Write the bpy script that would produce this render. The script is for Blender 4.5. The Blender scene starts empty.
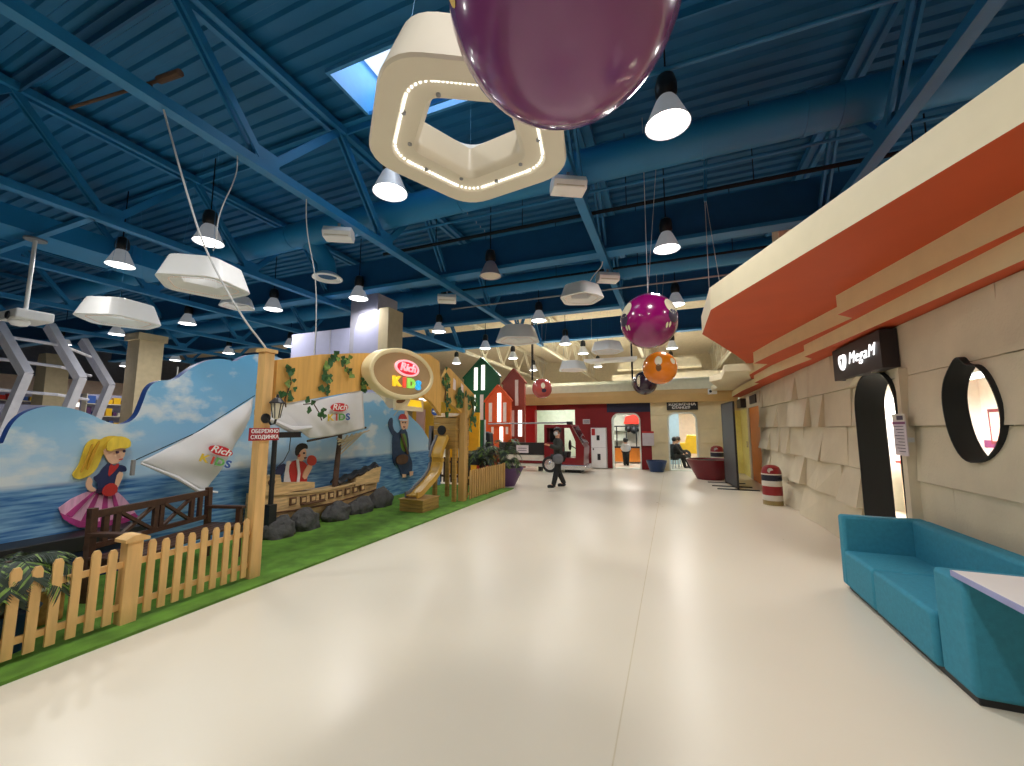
import bpy, bmesh, math, random
from mathutils import Vector, Matrix, noise as mnoise
random.seed(7)
PI = math.pi
V = Vector
S = bpy.context.scene
C = S.collection
R = math.radians

# ------------------------------------------------------------------ materials
MATS = {}
def mat(name, col, rough=.5, metal=0, var=.06, scale=6, bump=0, bscale=60, emit=0, ecol=None, stretch=None, spec=.5, trans=0, coat=0):
    m = bpy.data.materials.new(name); m.use_nodes = True
    nt = m.node_tree; N = nt.nodes; L = nt.links
    b = N['Principled BSDF']
    b.inputs['Roughness'].default_value = rough
    b.inputs['Metallic'].default_value = metal
    b.inputs['Specular IOR Level'].default_value = spec
    if coat: b.inputs['Coat Weight'].default_value = coat; b.inputs['Coat Roughness'].default_value = .05
    if trans: b.inputs['Transmission Weight'].default_value = trans
    tc = N.new('ShaderNodeTexCoord'); mp = N.new('ShaderNodeMapping')
    L.new(tc.outputs['Object'], mp.inputs['Vector'])
    if stretch: mp.inputs['Scale'].default_value = stretch
    n = N.new('ShaderNodeTexNoise'); n.inputs['Scale'].default_value = scale; n.inputs['Detail'].default_value = 4
    L.new(mp.outputs[0], n.inputs['Vector'])
    r = N.new('ShaderNodeValToRGB')
    r.color_ramp.elements[0].position = .3; r.color_ramp.elements[1].position = .7
    r.color_ramp.elements[0].color = (*[c * (1 - var) for c in col], 1)
    r.color_ramp.elements[1].color = (*[min(1, c * (1 + var)) for c in col], 1)
    L.new(n.outputs['Fac'], r.inputs['Fac']); L.new(r.outputs['Color'], b.inputs['Base Color'])
    if bump:
        n2 = N.new('ShaderNodeTexNoise'); n2.inputs['Scale'].default_value = bscale
        L.new(mp.outputs[0], n2.inputs['Vector'])
        bp = N.new('ShaderNodeBump'); bp.inputs['Strength'].default_value = bump; bp.inputs['Distance'].default_value = .02
        L.new(n2.outputs['Fac'], bp.inputs['Height']); L.new(bp.outputs[0], b.inputs['Normal'])
    if emit:
        b.inputs['Emission Color'].default_value = (*(ecol or col), 1); b.inputs['Emission Strength'].default_value = emit
    MATS[name] = m
    return m
def M(n): return MATS[n]
def srgb(r, g, b):
    f = lambda c: (c / 255 / 12.92) if c / 255 <= .04045 else ((c / 255 + .055) / 1.055) ** 2.4
    return (f(r), f(g), f(b))

mat('deck_blue', srgb(14, 104, 156), .6, var=.12, scale=1.2)
mat('steel_blue', srgb(32, 122, 178), .5, var=.08, scale=2)
mat('duct_blue', srgb(22, 124, 180), .5, var=.05, scale=2)
mat('dark_blue', srgb(10, 82, 130), .6)
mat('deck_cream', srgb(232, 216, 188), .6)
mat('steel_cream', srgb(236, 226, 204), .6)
mat('foil', (.8, .8, .8), .3, .9)
mat('stone', srgb(215, 203, 176), .75, var=.05, scale=3, bump=.25, bscale=40)
mat('stone_gold', srgb(238, 224, 184), .75, var=.06, scale=3, bump=.25, bscale=40)
mat('cream_paint', srgb(236, 224, 192), .6, var=.02)
mat('band_paint', srgb(236, 218, 172), .65, var=.03)
mat('orange_paint', srgb(198, 78, 34), .6, var=.04, scale=2)
mat('white_plastic', srgb(250, 250, 250), .35, var=.015)
mat('ring_plastic', srgb(232, 223, 205), .38, var=.015)
mat('led', (1, .98, .9), emit=2.2)
mat('white_metal', srgb(214, 214, 214), .4, .1)
mat('lamp_black', (.012, .012, .014), .4)
mat('reflector', srgb(206, 208, 212), .35, .1, emit=.28)  # emission stands in for lamp light shining through the acrylic bell
mat('lens', (1, 1, .97), emit=9)
mat('lens_faint_glow', srgb(206, 196, 178), .4, emit=.12)  # faint glow put into the lens of the unlit lamp
mat('skylight_glow', (.95, .98, 1), emit=1.2)
mat('skylight_reveal', srgb(70, 150, 205), .5)
mat('ball_violet', srgb(126, 62, 120), .22, var=.02, coat=.6)
mat('ball_magenta', srgb(140, 8, 98), .2, var=.02, coat=.6)
mat('ball_orange', srgb(240, 132, 16), .22, var=.02, coat=.6)
mat('ball_black', (.03, .012, .03), .22, coat=.6)
mat('ball_red', srgb(186, 78, 74), .22, coat=.6)
mat('print_cream', srgb(236, 222, 190), .35, var=.1)
mat('print_dark', srgb(44, 22, 58), .35)
mat('print_yellow', srgb(226, 190, 40), .35)
mat('print_brown', srgb(120, 80, 40), .35)
mat('screen_grey', srgb(66, 66, 70), .5)
mat('wire', srgb(205, 205, 205), .4)
mat('wire_dark', (.012, .018, .026), .9, spec=.1)
mat('pine', srgb(226, 182, 118), .55, var=.12, scale=4, stretch=(4, 4, .6), bump=.1)
mat('pine_panel', srgb(216, 166, 86), .6, var=.1, scale=3, stretch=(1, 6, .5))
mat('pine_far', srgb(190, 150, 88), .6, var=.14, scale=4, stretch=(3, 3, .6))
mat('slide_wood', srgb(176, 138, 74), .55, var=.25, scale=5, stretch=(.6, .6, 6))
mat('slide_yellow', srgb(214, 168, 72), .4, var=.06)
mat('grey_rubber', srgb(112, 114, 122), .6)
mat('dark_wood', srgb(72, 46, 32), .45, var=.25, scale=6, stretch=(1, 4, 4))
mat('boat_wood', srgb(206, 172, 122), .6, var=.28, scale=4, stretch=(1, 1, 9), bump=.2, bscale=8)
mat('boat_dark', srgb(96, 66, 44), .6, var=.2)
mat('bark', srgb(84, 62, 50), .8, var=.3, bump=.5, bscale=20)
mat('turf', srgb(104, 152, 50), .9, var=.28, scale=5, bump=.8, bscale=220)
mat('rock', srgb(76, 75, 75), .85, var=.3, scale=9, bump=.8, bscale=18)
mat('sail', srgb(226, 226, 230), .8, var=.02, bump=.1, bscale=8)
mat('rope', srgb(206, 190, 160), .8)
mat('navy', srgb(20, 40, 84), .5)
mat('navy_edge', srgb(24, 62, 130), .45)
mat('black', (.012, .012, .014), .5)
mat('sign_black', srgb(36, 30, 34), .5)
mat('jamb_black', srgb(24, 25, 27), .7)
mat('glow_white', (1, 1, 1), emit=2.5)
mat('sofa_blue', srgb(52, 140, 166), .75, var=.08, scale=30, bump=.25, bscale=300)
mat('laminate', srgb(240, 236, 236), .3, var=.01)
mat('laminate_edge', srgb(152, 158, 206), .4)
mat('red_wall', srgb(136, 18, 26), .6)
mat('red_trim', srgb(196, 40, 40), .5)
mat('blue_band', srgb(26, 28, 62), .5)
mat('cornice_tan', srgb(216, 182, 126), .6, var=.05, scale=1.5)
mat('cornice_cream', srgb(234, 232, 204), .6)
mat('panel_orange', srgb(224, 128, 30), .5)
mat('panel_yellow', srgb(252, 236, 140), .5)
mat('room_white', srgb(236, 238, 226), .6)
mat('room_green', srgb(226, 240, 222), .6)
mat('room_blue', srgb(176, 200, 214), .6)
mat('room_pink', srgb(240, 214, 190), .6)
mat('counter_orange', srgb(222, 130, 40), .5)
mat('toy_yellow', srgb(240, 190, 40), .4)
mat('toy_red', srgb(206, 50, 34), .4)
mat('facade_yellow', srgb(236, 182, 40), .5)
mat('facade_pink', srgb(236, 190, 170), .5)
mat('house_green', srgb(20, 96, 58), .5)
mat('house_orange', srgb(222, 86, 34), .5)
mat('house_brown', srgb(158, 70, 56), .5)
mat('strip_glow', (1, .97, .9), emit=2.2)
mat('strip_faint_glow', srgb(226, 206, 196), .5, emit=.15)  # strips that are not lit, given a faint glow in the material
mat('leaf', srgb(36, 84, 36), .5, var=.4, scale=14)
mat('leaf_light', srgb(110, 140, 60), .5, var=.4, scale=14)
mat('palm', srgb(34, 52, 34), .5, var=.4, scale=8)
mat('pot_purple', srgb(92, 58, 104), .45)
mat('pot_navy', srgb(26, 58, 104), .35)
mat('pot_maroon', srgb(112, 24, 34), .35)
mat('soil', srgb(50, 38, 28), .9)
mat('bin_red', srgb(140, 24, 32), .35)
mat('bin_navy', srgb(28, 30, 50), .35)
mat('bin_white', srgb(214, 208, 196), .4)
mat('bin_base', srgb(150, 130, 80), .4)
mat('paper', srgb(214, 204, 210), .7, var=.05)
mat('paper_ink', srgb(70, 60, 80), .7)
mat('violet_stripe', srgb(120, 50, 100), .5)
mat('logo_red', srgb(206, 36, 48), .5)
mat('logo_red_glow', srgb(222, 30, 60), .5, emit=.5)
mat('pink_glow', srgb(255, 190, 200), emit=.75)
mat('white_ink', srgb(244, 244, 244), .5)
mat('k_yellow', srgb(246, 206, 40), emit=.9); mat('k_red', srgb(236, 80, 60), emit=.9)
mat('k_green', srgb(150, 220, 90), emit=.9); mat('k_blue', srgb(50, 170, 230), emit=.9)
mat('p_yellow', srgb(226, 196, 60), .6); mat('p_red', srgb(206, 70, 56), .6)
mat('p_green', srgb(96, 168, 84), .6); mat('p_blue', srgb(50, 90, 170), .6)
mat('sign_face', srgb(184, 150, 104), .5, var=.03)
mat('sign_rim', srgb(226, 208, 162), .4, var=.02)
mat('skin', srgb(226, 172, 140), .55, var=.03)
mat('skin_print', srgb(238, 190, 158), .55, var=.03)
mat('hair_blond', srgb(240, 206, 70), .5, var=.16, scale=14, stretch=(1, 1, .3))
mat('hair_gold', srgb(206, 152, 36), .5)
mat('hair_dark', srgb(30, 22, 22), .5)
mat('print_navy', srgb(34, 44, 86), .5, var=.1)
mat('print_red', srgb(190, 44, 40), .5, var=.12)
mat('print_pink', srgb(232, 176, 206), .5, var=.22, scale=9, stretch=(1, 2.4, .3))
mat('print_magenta', srgb(178, 60, 130), .5, var=.2, scale=9, stretch=(1, 2.4, .3))
mat('print_white', srgb(232, 232, 236), .5)
mat('print_green', srgb(104, 140, 50), .5, var=.2)
mat('print_blueteal', srgb(36, 62, 96), .5, var=.25)
mat('cloth_black', (.014, .015, .017), .8, var=.2)
mat('jacket_green', srgb(52, 56, 52), .8, var=.2)
mat('cloth_grey', srgb(112, 112, 116), .8, var=.15)
mat('cloth_white', srgb(226, 226, 226), .8)
mat('chrome', (.75, .76, .78), .2, .95)
mat('tyre', (.02, .02, .022), .7)
mat('truck_red', srgb(120, 16, 26), .3, coat=.4)
mat('glass_dark', srgb(40, 44, 52), .1)
mat('structure_white', srgb(166, 168, 200), .5, var=.03)
mat('structure_grey', srgb(160, 160, 176), .5)
mat('rib_white', srgb(236, 236, 250), .5)
mat('column_beige', srgb(206, 190, 156), .7, var=.06)
mat('tent_blue', srgb(20, 70, 140), .7)
mat('hall_wall', srgb(128, 134, 150), .8, var=.1)
mat('hall_cream', srgb(232, 218, 188), .7)
mat('metal_grey', srgb(150, 152, 158), .4, .6)
mat('basket', srgb(176, 136, 70), .8, var=.35, scale=14)
mat('sign_red', srgb(164, 20, 34), .5)
mat('lantern_glass', srgb(226, 220, 200), .2)

def floor_mat():
    m = bpy.data.materials.new('floor_epoxy'); m.use_nodes = True
    nt = m.node_tree; N = nt.nodes; L = nt.links; b = N['Principled BSDF']
    tc = N.new('ShaderNodeTexCoord')
    n = N.new('ShaderNodeTexNoise'); n.inputs['Scale'].default_value = .9; n.inputs['Detail'].default_value = 6
    L.new(tc.outputs['Object'], n.inputs['Vector'])
    r = N.new('ShaderNodeValToRGB')
    r.color_ramp.elements[0].color = (*srgb(226, 216, 196), 1); r.color_ramp.elements[1].color = (*srgb(232, 223, 205), 1)
    L.new(n.outputs['Fac'], r.inputs['Fac'])
    # scuffs: thin scratched streaks
    mp = N.new('ShaderNodeMapping'); mp.inputs['Scale'].default_value = (2, 26, 1); mp.inputs['Rotation'].default_value = (0, 0, .5)
    L.new(tc.outputs['Object'], mp.inputs['Vector'])
    n2 = N.new('ShaderNodeTexNoise'); n2.inputs['Scale'].default_value = 2.2; n2.inputs['Detail'].default_value = 8
    L.new(mp.outputs[0], n2.inputs['Vector'])
    r2 = N.new('ShaderNodeValToRGB'); r2.color_ramp.elements[0].position = .8; r2.color_ramp.elements[1].position = .9
    L.new(n2.outputs['Fac'], r2.inputs['Fac'])
    mx = N.new('ShaderNodeMix'); mx.data_type = 'RGBA'
    L.new(r2.outputs['Color'], mx.inputs[0]); L.new(r.outputs['Color'], mx.inputs[6]); mx.inputs[7].default_value = (*srgb(216, 205, 182), 1)
    L.new(mx.outputs[2], b.inputs['Base Color'])
    r3 = N.new('ShaderNodeMapRange'); r3.inputs[3].default_value = .24; r3.inputs[4].default_value = .36
    L.new(n.outputs['Fac'], r3.inputs[0]); L.new(r3.outputs[0], b.inputs['Roughness'])
    MATS['floor'] = m
floor_mat()

def mural_mat():
    m = bpy.data.materials.new('mural_print'); m.use_nodes = True
    nt = m.node_tree; N = nt.nodes; L = nt.links; b = N['Principled BSDF']; b.inputs['Roughness'].default_value = .45
    tc = N.new('ShaderNodeTexCoord'); sx = N.new('ShaderNodeSeparateXYZ'); L.new(tc.outputs['Object'], sx.inputs[0])
    sky = N.new('ShaderNodeValToRGB'); mr = N.new('ShaderNodeMapRange'); mr.inputs[1].default_value = 1.03; mr.inputs[2].default_value = 2.9
    L.new(sx.outputs['Z'], mr.inputs[0]); L.new(mr.outputs[0], sky.inputs['Fac'])
    sky.color_ramp.elements[0].color = (*srgb(188, 214, 234), 1); sky.color_ramp.elements[1].color = (*srgb(84, 166, 218), 1)
    e = sky.color_ramp.elements.new(.35); e.color = (*srgb(140, 192, 228), 1)
    mp = N.new('ShaderNodeMapping'); mp.inputs['Scale'].default_value = (1, .9, 1.5); mp.inputs['Location'].default_value = (0, .35, .4)
    L.new(tc.outputs['Object'], mp.inputs['Vector'])
    n = N.new('ShaderNodeTexNoise'); n.inputs['Scale'].default_value = 1.5; n.inputs['Detail'].default_value = 7; n.inputs['Roughness'].default_value = .55
    L.new(mp.outputs[0], n.inputs['Vector'])
    cr = N.new('ShaderNodeValToRGB'); cr.color_ramp.elements[0].position = .5; cr.color_ramp.elements[1].position = .6
    L.new(n.outputs['Fac'], cr.inputs['Fac'])
    mul = N.new('ShaderNodeMath'); mul.operation = 'MULTIPLY'; mul.inputs[1].default_value = .8
    L.new(cr.outputs['Color'], mul.inputs[0])
    mx = N.new('ShaderNodeMix'); mx.data_type = 'RGBA'; L.new(mul.outputs[0], mx.inputs[0]); L.new(sky.outputs['Color'], mx.inputs[6])
    mx.inputs[7].default_value = (*srgb(226, 230, 232), 1)
    mp2 = N.new('ShaderNodeMapping'); mp2.inputs['Scale'].default_value = (1, 1.3, 14); L.new(tc.outputs['Object'], mp2.inputs['Vector'])
    n2 = N.new('ShaderNodeTexNoise'); n2.inputs['Scale'].default_value = 2.2; n2.inputs['Detail'].default_value = 5; L.new(mp2.outputs[0], n2.inputs['Vector'])
    sea = N.new('ShaderNodeValToRGB'); sea.color_ramp.elements[0].position = .35; sea.color_ramp.elements[1].position = .72
    sea.color_ramp.elements[0].color = (*srgb(44, 104, 166), 1); sea.color_ramp.elements[1].color = (*srgb(140, 186, 218), 1)
    L.new(n2.outputs['Fac'], sea.inputs['Fac'])
    st = N.new('ShaderNodeMapRange'); st.inputs[1].default_value = 1.0; st.inputs[2].default_value = 1.07
    L.new(sx.outputs['Z'], st.inputs[0])
    mz = N.new('ShaderNodeMix'); mz.data_type = 'RGBA'; L.new(st.outputs[0], mz.inputs[0]); L.new(sea.outputs['Color'], mz.inputs[6]); L.new(mx.outputs[2], mz.inputs[7])
    L.new(mz.outputs[2], b.inputs['Base Color'])
    MATS['mural'] = m
mural_mat()

# ------------------------------------------------------------------ mesh helpers
class MB:
    def __init__(s): s.v = []; s.f = []; s.m = []
    def add(s, vs, fs, m=0):
        o = len(s.v); s.v += [tuple(v) for v in vs]
        for f in fs: s.f.append([i + o for i in f]); s.m.append(m)
        return s
    def hexa(s, p, m=0):
        return s.add(p, [(0, 3, 2, 1), (4, 5, 6, 7), (0, 1, 5, 4), (1, 2, 6, 5), (2, 3, 7, 6), (3, 0, 4, 7)], m)
    def box(s, lo, hi, m=0):
        x, y, z = lo; X, Y, Z = hi
        return s.hexa([(x, y, z), (X, y, z), (X, Y, z), (x, Y, z), (x, y, Z), (X, y, Z), (X, Y, Z), (x, Y, Z)], m)
    def bar(s, p, q, w, h, m=0, up=(0, 0, 1)):
        p = V(p); q = V(q); d = (q - p).normalized(); u = V(up)
        if abs(d.dot(u)) > .98: u = V((0, 1, 0))
        a = d.cross(u).normalized() * (w / 2); b = a.cross(d).normalized() * (h / 2)
        return s.hexa([p - a - b, p + a - b, p + a + b, p - a + b, q - a - b, q + a - b, q + a + b, q - a + b], m)
    def tube(s, pts, r, n=8, m=0, cap=True):
        pts = [V(p) for p in pts]; rs = r if isinstance(r, (list, tuple)) else [r] * len(pts)
        vs = []; fs = []; k = len(pts); pu = None
        for i, p in enumerate(pts):
            d = (pts[min(i + 1, k - 1)] - pts[max(i - 1, 0)]).normalized()
            if pu is None:
                u = V((0, 0, 1)) if abs(d.z) < .9 else V((1, 0, 0))
            else: u = pu
            a = d.cross(u).normalized(); b = a.cross(d).normalized(); pu = b
            for j in range(n):
                t = 2 * PI * j / n; vs.append(p + (a * math.cos(t) + b * math.sin(t)) * rs[i])
        for i in range(k - 1):
            for j in range(n):
                fs.append((i * n + j, i * n + (j + 1) % n, (i + 1) * n + (j + 1) % n, (i + 1) * n + j))
        if cap: fs += [tuple(range(n))[::-1], tuple(range((k - 1) * n, k * n))]
        return s.add(vs, fs, m)
    def lathe(s, prof, c=(0, 0, 0), n=20, m=0, axis='z', ms=None):
        c = V(c); vs = []; k = len(prof)
        for r, h in prof:
            for j in range(n):
                t = 2 * PI * j / n; a, b = r * math.cos(t), r * math.sin(t)
                vs.append(c + V({'z': (a, b, h), 'x': (h, a, b), 'y': (b, h, a)}[axis]))
        for i in range(k - 1):
            s.add([], []) if 0 else None
        o = len(s.v); s.v += [tuple(v) for v in vs]
        for i in range(k - 1):
            for j in range(n):
                s.f.append([o + i * n + j, o + i * n + (j + 1) % n, o + (i + 1) * n + (j + 1) % n, o + (i + 1) * n + j])
                s.m.append(ms[i] if ms else m)
        if prof[0][0] > 1e-5: s.f.append([o + j for j in range(n)][::-1]); s.m.append(ms[0] if ms else m)
        if prof[-1][0] > 1e-5: s.f.append([o + (k - 1) * n + j for j in range(n)]); s.m.append(ms[-1] if ms else m)
        return s
    def sphere(s, c, r, n=24, k=14, m=0, sc=(1, 1, 1)):
        pr = [(max(1e-6, math.sin(PI * i / k)), -math.cos(PI * i / k)) for i in range(k + 1)]
        t = MB().lathe(pr, n=n, m=m)
        t.v = [(c[0] + x * r * sc[0], c[1] + y * r * sc[1], c[2] + z * r * sc[2]) for x, y, z in t.v]
        return s.merge(t)
    def merge(s, t):
        o = len(s.v); s.v += t.v; s.f += [[i + o for i in f] for f in t.f]; s.m += t.m
        return s
    def prism(s, poly, axis, a, b, m=0, ms=None):
        n = len(poly)
        f = {'x': lambda p, h: (h, p[0], p[1]), 'y': lambda p, h: (p[0], h, p[1]), 'z': lambda p, h: (p[0], p[1], h)}[axis]
        vs = [f(p, a) for p in poly] + [f(p, b) for p in poly]
        o = len(s.v); s.v += vs
        s.f.append([o + i for i in range(n)][::-1]); s.m.append(m)
        s.f.append([o + n + i for i in range(n)]); s.m.append(m)
        for i in range(n):
            j = (i + 1) % n; s.f.append([o + i, o + j, o + n + j, o + n + i]); s.m.append(m if ms is None else ms)
        return s
    def xf(s, Mx):
        s.v = [tuple(Mx @ V(v)) for v in s.v]; return s
    def mesh(s, name='m', fix=True):
        me = bpy.data.meshes.new(name); me.from_pydata(s.v, [], s.f)
        me.polygons.foreach_set('material_index', s.m)
        if fix:
            bm = bmesh.new(); bm.from_mesh(me); bmesh.ops.recalc_face_normals(bm, faces=bm.faces[:])
            bm.to_mesh(me); bm.free()
        me.update(); return me
    def build(s, name, mats, parent=None, world=True, smooth=False, ang=35, bevel=0, fix=True):
        return link(name, s.mesh(name, fix), mats, parent, world, smooth, ang, bevel)

def link(name, me, mats, parent=None, world=True, smooth=False, ang=35, bevel=0):
    o = bpy.data.objects.new(name, me); C.objects.link(o)
    if not isinstance(mats, (list, tuple)): mats = [mats]
    for i, m in enumerate(mats):
        if i < len(me.materials): me.materials[i] = M(m)
        else: me.materials.append(M(m))
    if smooth:
        me.polygons.foreach_set('use_smooth', [True] * len(me.polygons))
        me.set_sharp_from_angle(angle=R(ang))
    if bevel:
        bv = o.modifiers.new('bevel', 'BEVEL'); bv.width = bevel; bv.segments = 3; bv.limit_method = 'ANGLE'; bv.angle_limit = R(40)
    if parent:
        o.parent = parent
        if world and parent.type == 'EMPTY': o.matrix_parent_inverse = parent.matrix_basis.inverted()
    return o

def tag(o, label, cat, group=None, kind=None):
    o['label'] = label; o['category'] = cat
    if group: o['group'] = group
    if kind: o['kind'] = kind
    return o
def thing(name, label, cat, loc=(0, 0, 0), rz=0, group=None):
    o = bpy.data.objects.new(name, None); C.objects.link(o)
    o.location = loc; o.rotation_euler = (0, 0, rz); o.empty_display_size = .1
    o.matrix_basis = Matrix.Translation(loc) @ Matrix.Rotation(rz, 4, 'Z')
    return tag(o, label, cat, group)
def struct(name, mb, mats, **k):
    o = mb.build(name, mats, **k)
    if not k.get('parent'): o['kind'] = 'structure'
    return o
def copy_tree(o, parent=None):
    c = o.copy(); C.objects.link(c)
    if parent: c.parent = parent
    for ch in list(o.children): copy_tree(ch, c)
    return c
def place(o, loc, rz=0, label=None, group=None, sc=1):
    o.matrix_basis = Matrix.Translation(loc) @ Matrix.Rotation(rz, 4, 'Z') @ Matrix.Scale(sc, 4)
    if label: o['label'] = label
    if group: o['group'] = group
    return o

def cut(mb, cutters, mats, name='cutmesh', self_i=True):
    """boolean difference, evaluated straight into a new mesh"""
    a = bpy.data.objects.new('a', mb.mesh()); C.objects.link(a)
    for k in mats: a.data.materials.append(M(k))
    tmp = [a]
    for c in cutters:
        b = bpy.data.objects.new('b', c.mesh()); C.objects.link(b); tmp.append(b)
        md = a.modifiers.new('b', 'BOOLEAN'); md.operation = 'DIFFERENCE'; md.solver = 'EXACT'; md.object = b; md.use_self = self_i
    dg = bpy.context.evaluated_depsgraph_get(); dg.update()
    me = bpy.data.meshes.new_from_object(a.evaluated_get(dg))
    for t in tmp:
        d = t.data; bpy.data.objects.remove(t); bpy.data.meshes.remove(d)
    me.name = name
    return me

def text_mesh(txt, size, extrude=.004, shear=0, bold=0, space=1):
    cu = bpy.data.curves.new('t', 'FONT'); cu.body = txt; cu.size = size; cu.extrude = extrude
    cu.align_x = 'CENTER'; cu.align_y = 'CENTER'; cu.shear = shear; cu.offset = bold; cu.space_character = space; cu.resolution_u = 4
    o = bpy.data.objects.new('t', cu); C.objects.link(o)
    dg = bpy.context.evaluated_depsgraph_get(); dg.update()
    me = bpy.data.meshes.new_from_object(o.evaluated_get(dg))
    bpy.data.objects.remove(o); bpy.data.curves.remove(cu)
    return me
def text(name, txt, size, mt, pos, parent, face='+x', roll=0, sx=1, **k):
    """lettering lying on a plane that faces +x / -x / -y"""
    me = text_mesh(txt, size, **k)
    B = {'+x': Matrix(((0, 0, 1), (1, 0, 0), (0, 1, 0))), '-x': Matrix(((0, 0, -1), (-1, 0, 0), (0, 1, 0))), '-y': Matrix(((1, 0, 0), (0, 0, -1), (0, 1, 0)))}[face].to_4x4()
    me.transform(Matrix.Translation(pos) @ B @ Matrix.Rotation(roll, 4, 'Z') @ Matrix.Diagonal((sx, 1, 1, 1)))
    return link(name, me, mt, parent)

def arch_poly(x0, x1, z0, z1, r, n=8):
    p = [(x0, z0), (x1, z0)]
    for i in range(n + 1):
        t = PI / 2 * i / n; p.append((x1 - r + r * math.cos(t), z1 - r + r * math.sin(t)))
    for i in range(n + 1):
        t = PI / 2 + PI / 2 * i / n; p.append((x0 + r + r * math.cos(t), z1 - r + r * math.sin(t)))
    return p
def smooth_poly(pts, it=2, closed=True):
    for _ in range(it):
        q = []; n = len(pts)
        for i in range(n if closed else n - 1):
            a = pts[i]; b = pts[(i + 1) % n]
            q += [tuple(a[k] * .75 + b[k] * .25 for k in range(len(a))), tuple(a[k] * .25 + b[k] * .75 for k in range(len(a)))]
        if not closed: q = [pts[0]] + q + [pts[-1]]
        pts = q
    return pts
def area_light(name, loc, size, power, col=(1, 1, 1), parent=None, rot=(0, 0, 0), shape='DISK', sy=None, spread=170):
    l = bpy.data.lights.new(name, 'AREA'); l.shape = shape; l.size = size; l.energy = power; l.color = col; l.spread = R(spread)
    if sy: l.size_y = sy
    o = bpy.data.objects.new(name, l); C.objects.link(o); o.location = loc; o.rotation_euler = rot
    if parent:
        o.parent = parent
    return o

# ------------------------------------------------------------------ camera
cam = bpy.data.cameras.new('camera'); cam.sensor_width = 36; cam.lens = 400 / 1024 * 36; cam.clip_end = 200
co = bpy.data.objects.new('camera', cam); C.objects.link(co)
co.location = (0, 0, 1.65)
co.rotation_euler = (PI / 2 + math.atan(45 / 400), 0, math.atan(160 / math.hypot(400, 45)))
S.camera = co
w = bpy.data.worlds.new('world'); S.world = w; w.use_nodes = True
w.node_tree.nodes['Background'].inputs[0].default_value = (.5, .6, .75, 1); w.node_tree.nodes['Background'].inputs[1].default_value = .3
S.view_settings.view_transform = 'Standard'; S.view_settings.look = 'None'; S.view_settings.gamma = 1; S.view_settings.use_curve_mapping = False
S.view_settings.exposure = 0.0

# ------------------------------------------------------------------ shell of the hall
fl = MB(); fl.add([(-37, -9, 0), (14, -9, 0), (14, 32, 0), (-37, 32, 0)], [(0, 1, 2, 3)])
struct('floor', fl, 'floor')
seam = MB().box((-.345, -2, 0), (-.337, 16.6, .0012)); struct('trim_1', seam, 'stone')

PITCH = .25
def deck(mb, x0, x1, y0, y1, z):
    pts = []; y = y0
    while y < y1 - 1e-6:
        for dy, dz in ((0, 0), (.1, 0), (.13, .05), (.22, .05)):
            if y + dy <= y1: pts.append((y + dy, z + dz))
        y += PITCH
    pts.append((y1, z)); n = len(pts)
    mb.add([(x0, a, b) for a, b in pts] + [(x1, a, b) for a, b in pts], [(i, i + 1, n + i + 1, n + i) for i in range(n - 1)])
ZD = 7.05
SK = (-4.6, -1.9, 4.1, 5.3)
d = MB()
deck(d, -37, SK[0], -9, 17, ZD); deck(d, SK[1], 14, -9, 17, ZD)
deck(d, SK[0], SK[1], -9, SK[2], ZD); deck(d, SK[0], SK[1], SK[3], 17, ZD)
struct('ceiling', d, 'deck_blue')
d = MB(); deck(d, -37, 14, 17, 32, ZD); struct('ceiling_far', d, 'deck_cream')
struct('wall_left', MB().box((-37.3, -9, 0), (-37, 32, 7.3)), 'hall_wall')
struct('wall_front', MB().box((-37, -9.3, 0), (14, -9, 7.3)), 'hall_cream')
struct('wall_back_far', MB().box((-37, 32, 0), (14, 32.3, 7.3)), 'hall_cream')
struct('wall_right_far', MB().box((14, -9, 0), (14.3, 32, 7.3)), 'hall_cream')

# skylight in the deck
x0, x1, y0, y1 = SK
sk = MB(); t = .05
sk.box((x0 - t, y0 - t, 6.98), (x0, y1 + t, 7.9)); sk.box((x1, y0 - t, 6.98), (x1 + t, y1 + t, 7.9))
sk.box((x0, y0 - t, 6.98), (x1, y0, 7.9)); sk.box((x0, y1, 6.98), (x1, y1 + t, 7.9))
so = struct('window_1', sk, 'skylight_reveal')
so['label'] = 'rectangular skylight with blue reveal above the pentagon ring light'
MB().box((x0, y0, 7.86), (x1, y1, 7.9)).build('pane', 'skylight_glow', so)
MB().bar(((x0 + x1) / 2, y0, 7.82), ((x0 + x1) / 2, y1, 7.82), .05, .06).build('mullion', 'steel_blue', so)
area_light('daylight', ((x0 + x1) / 2, (y0 + y1) / 2, 7.8), x1 - x0 - .1, 45, (.9, .96, 1), None, shape='RECTANGLE', sy=y1 - y0 - .1)

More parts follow.
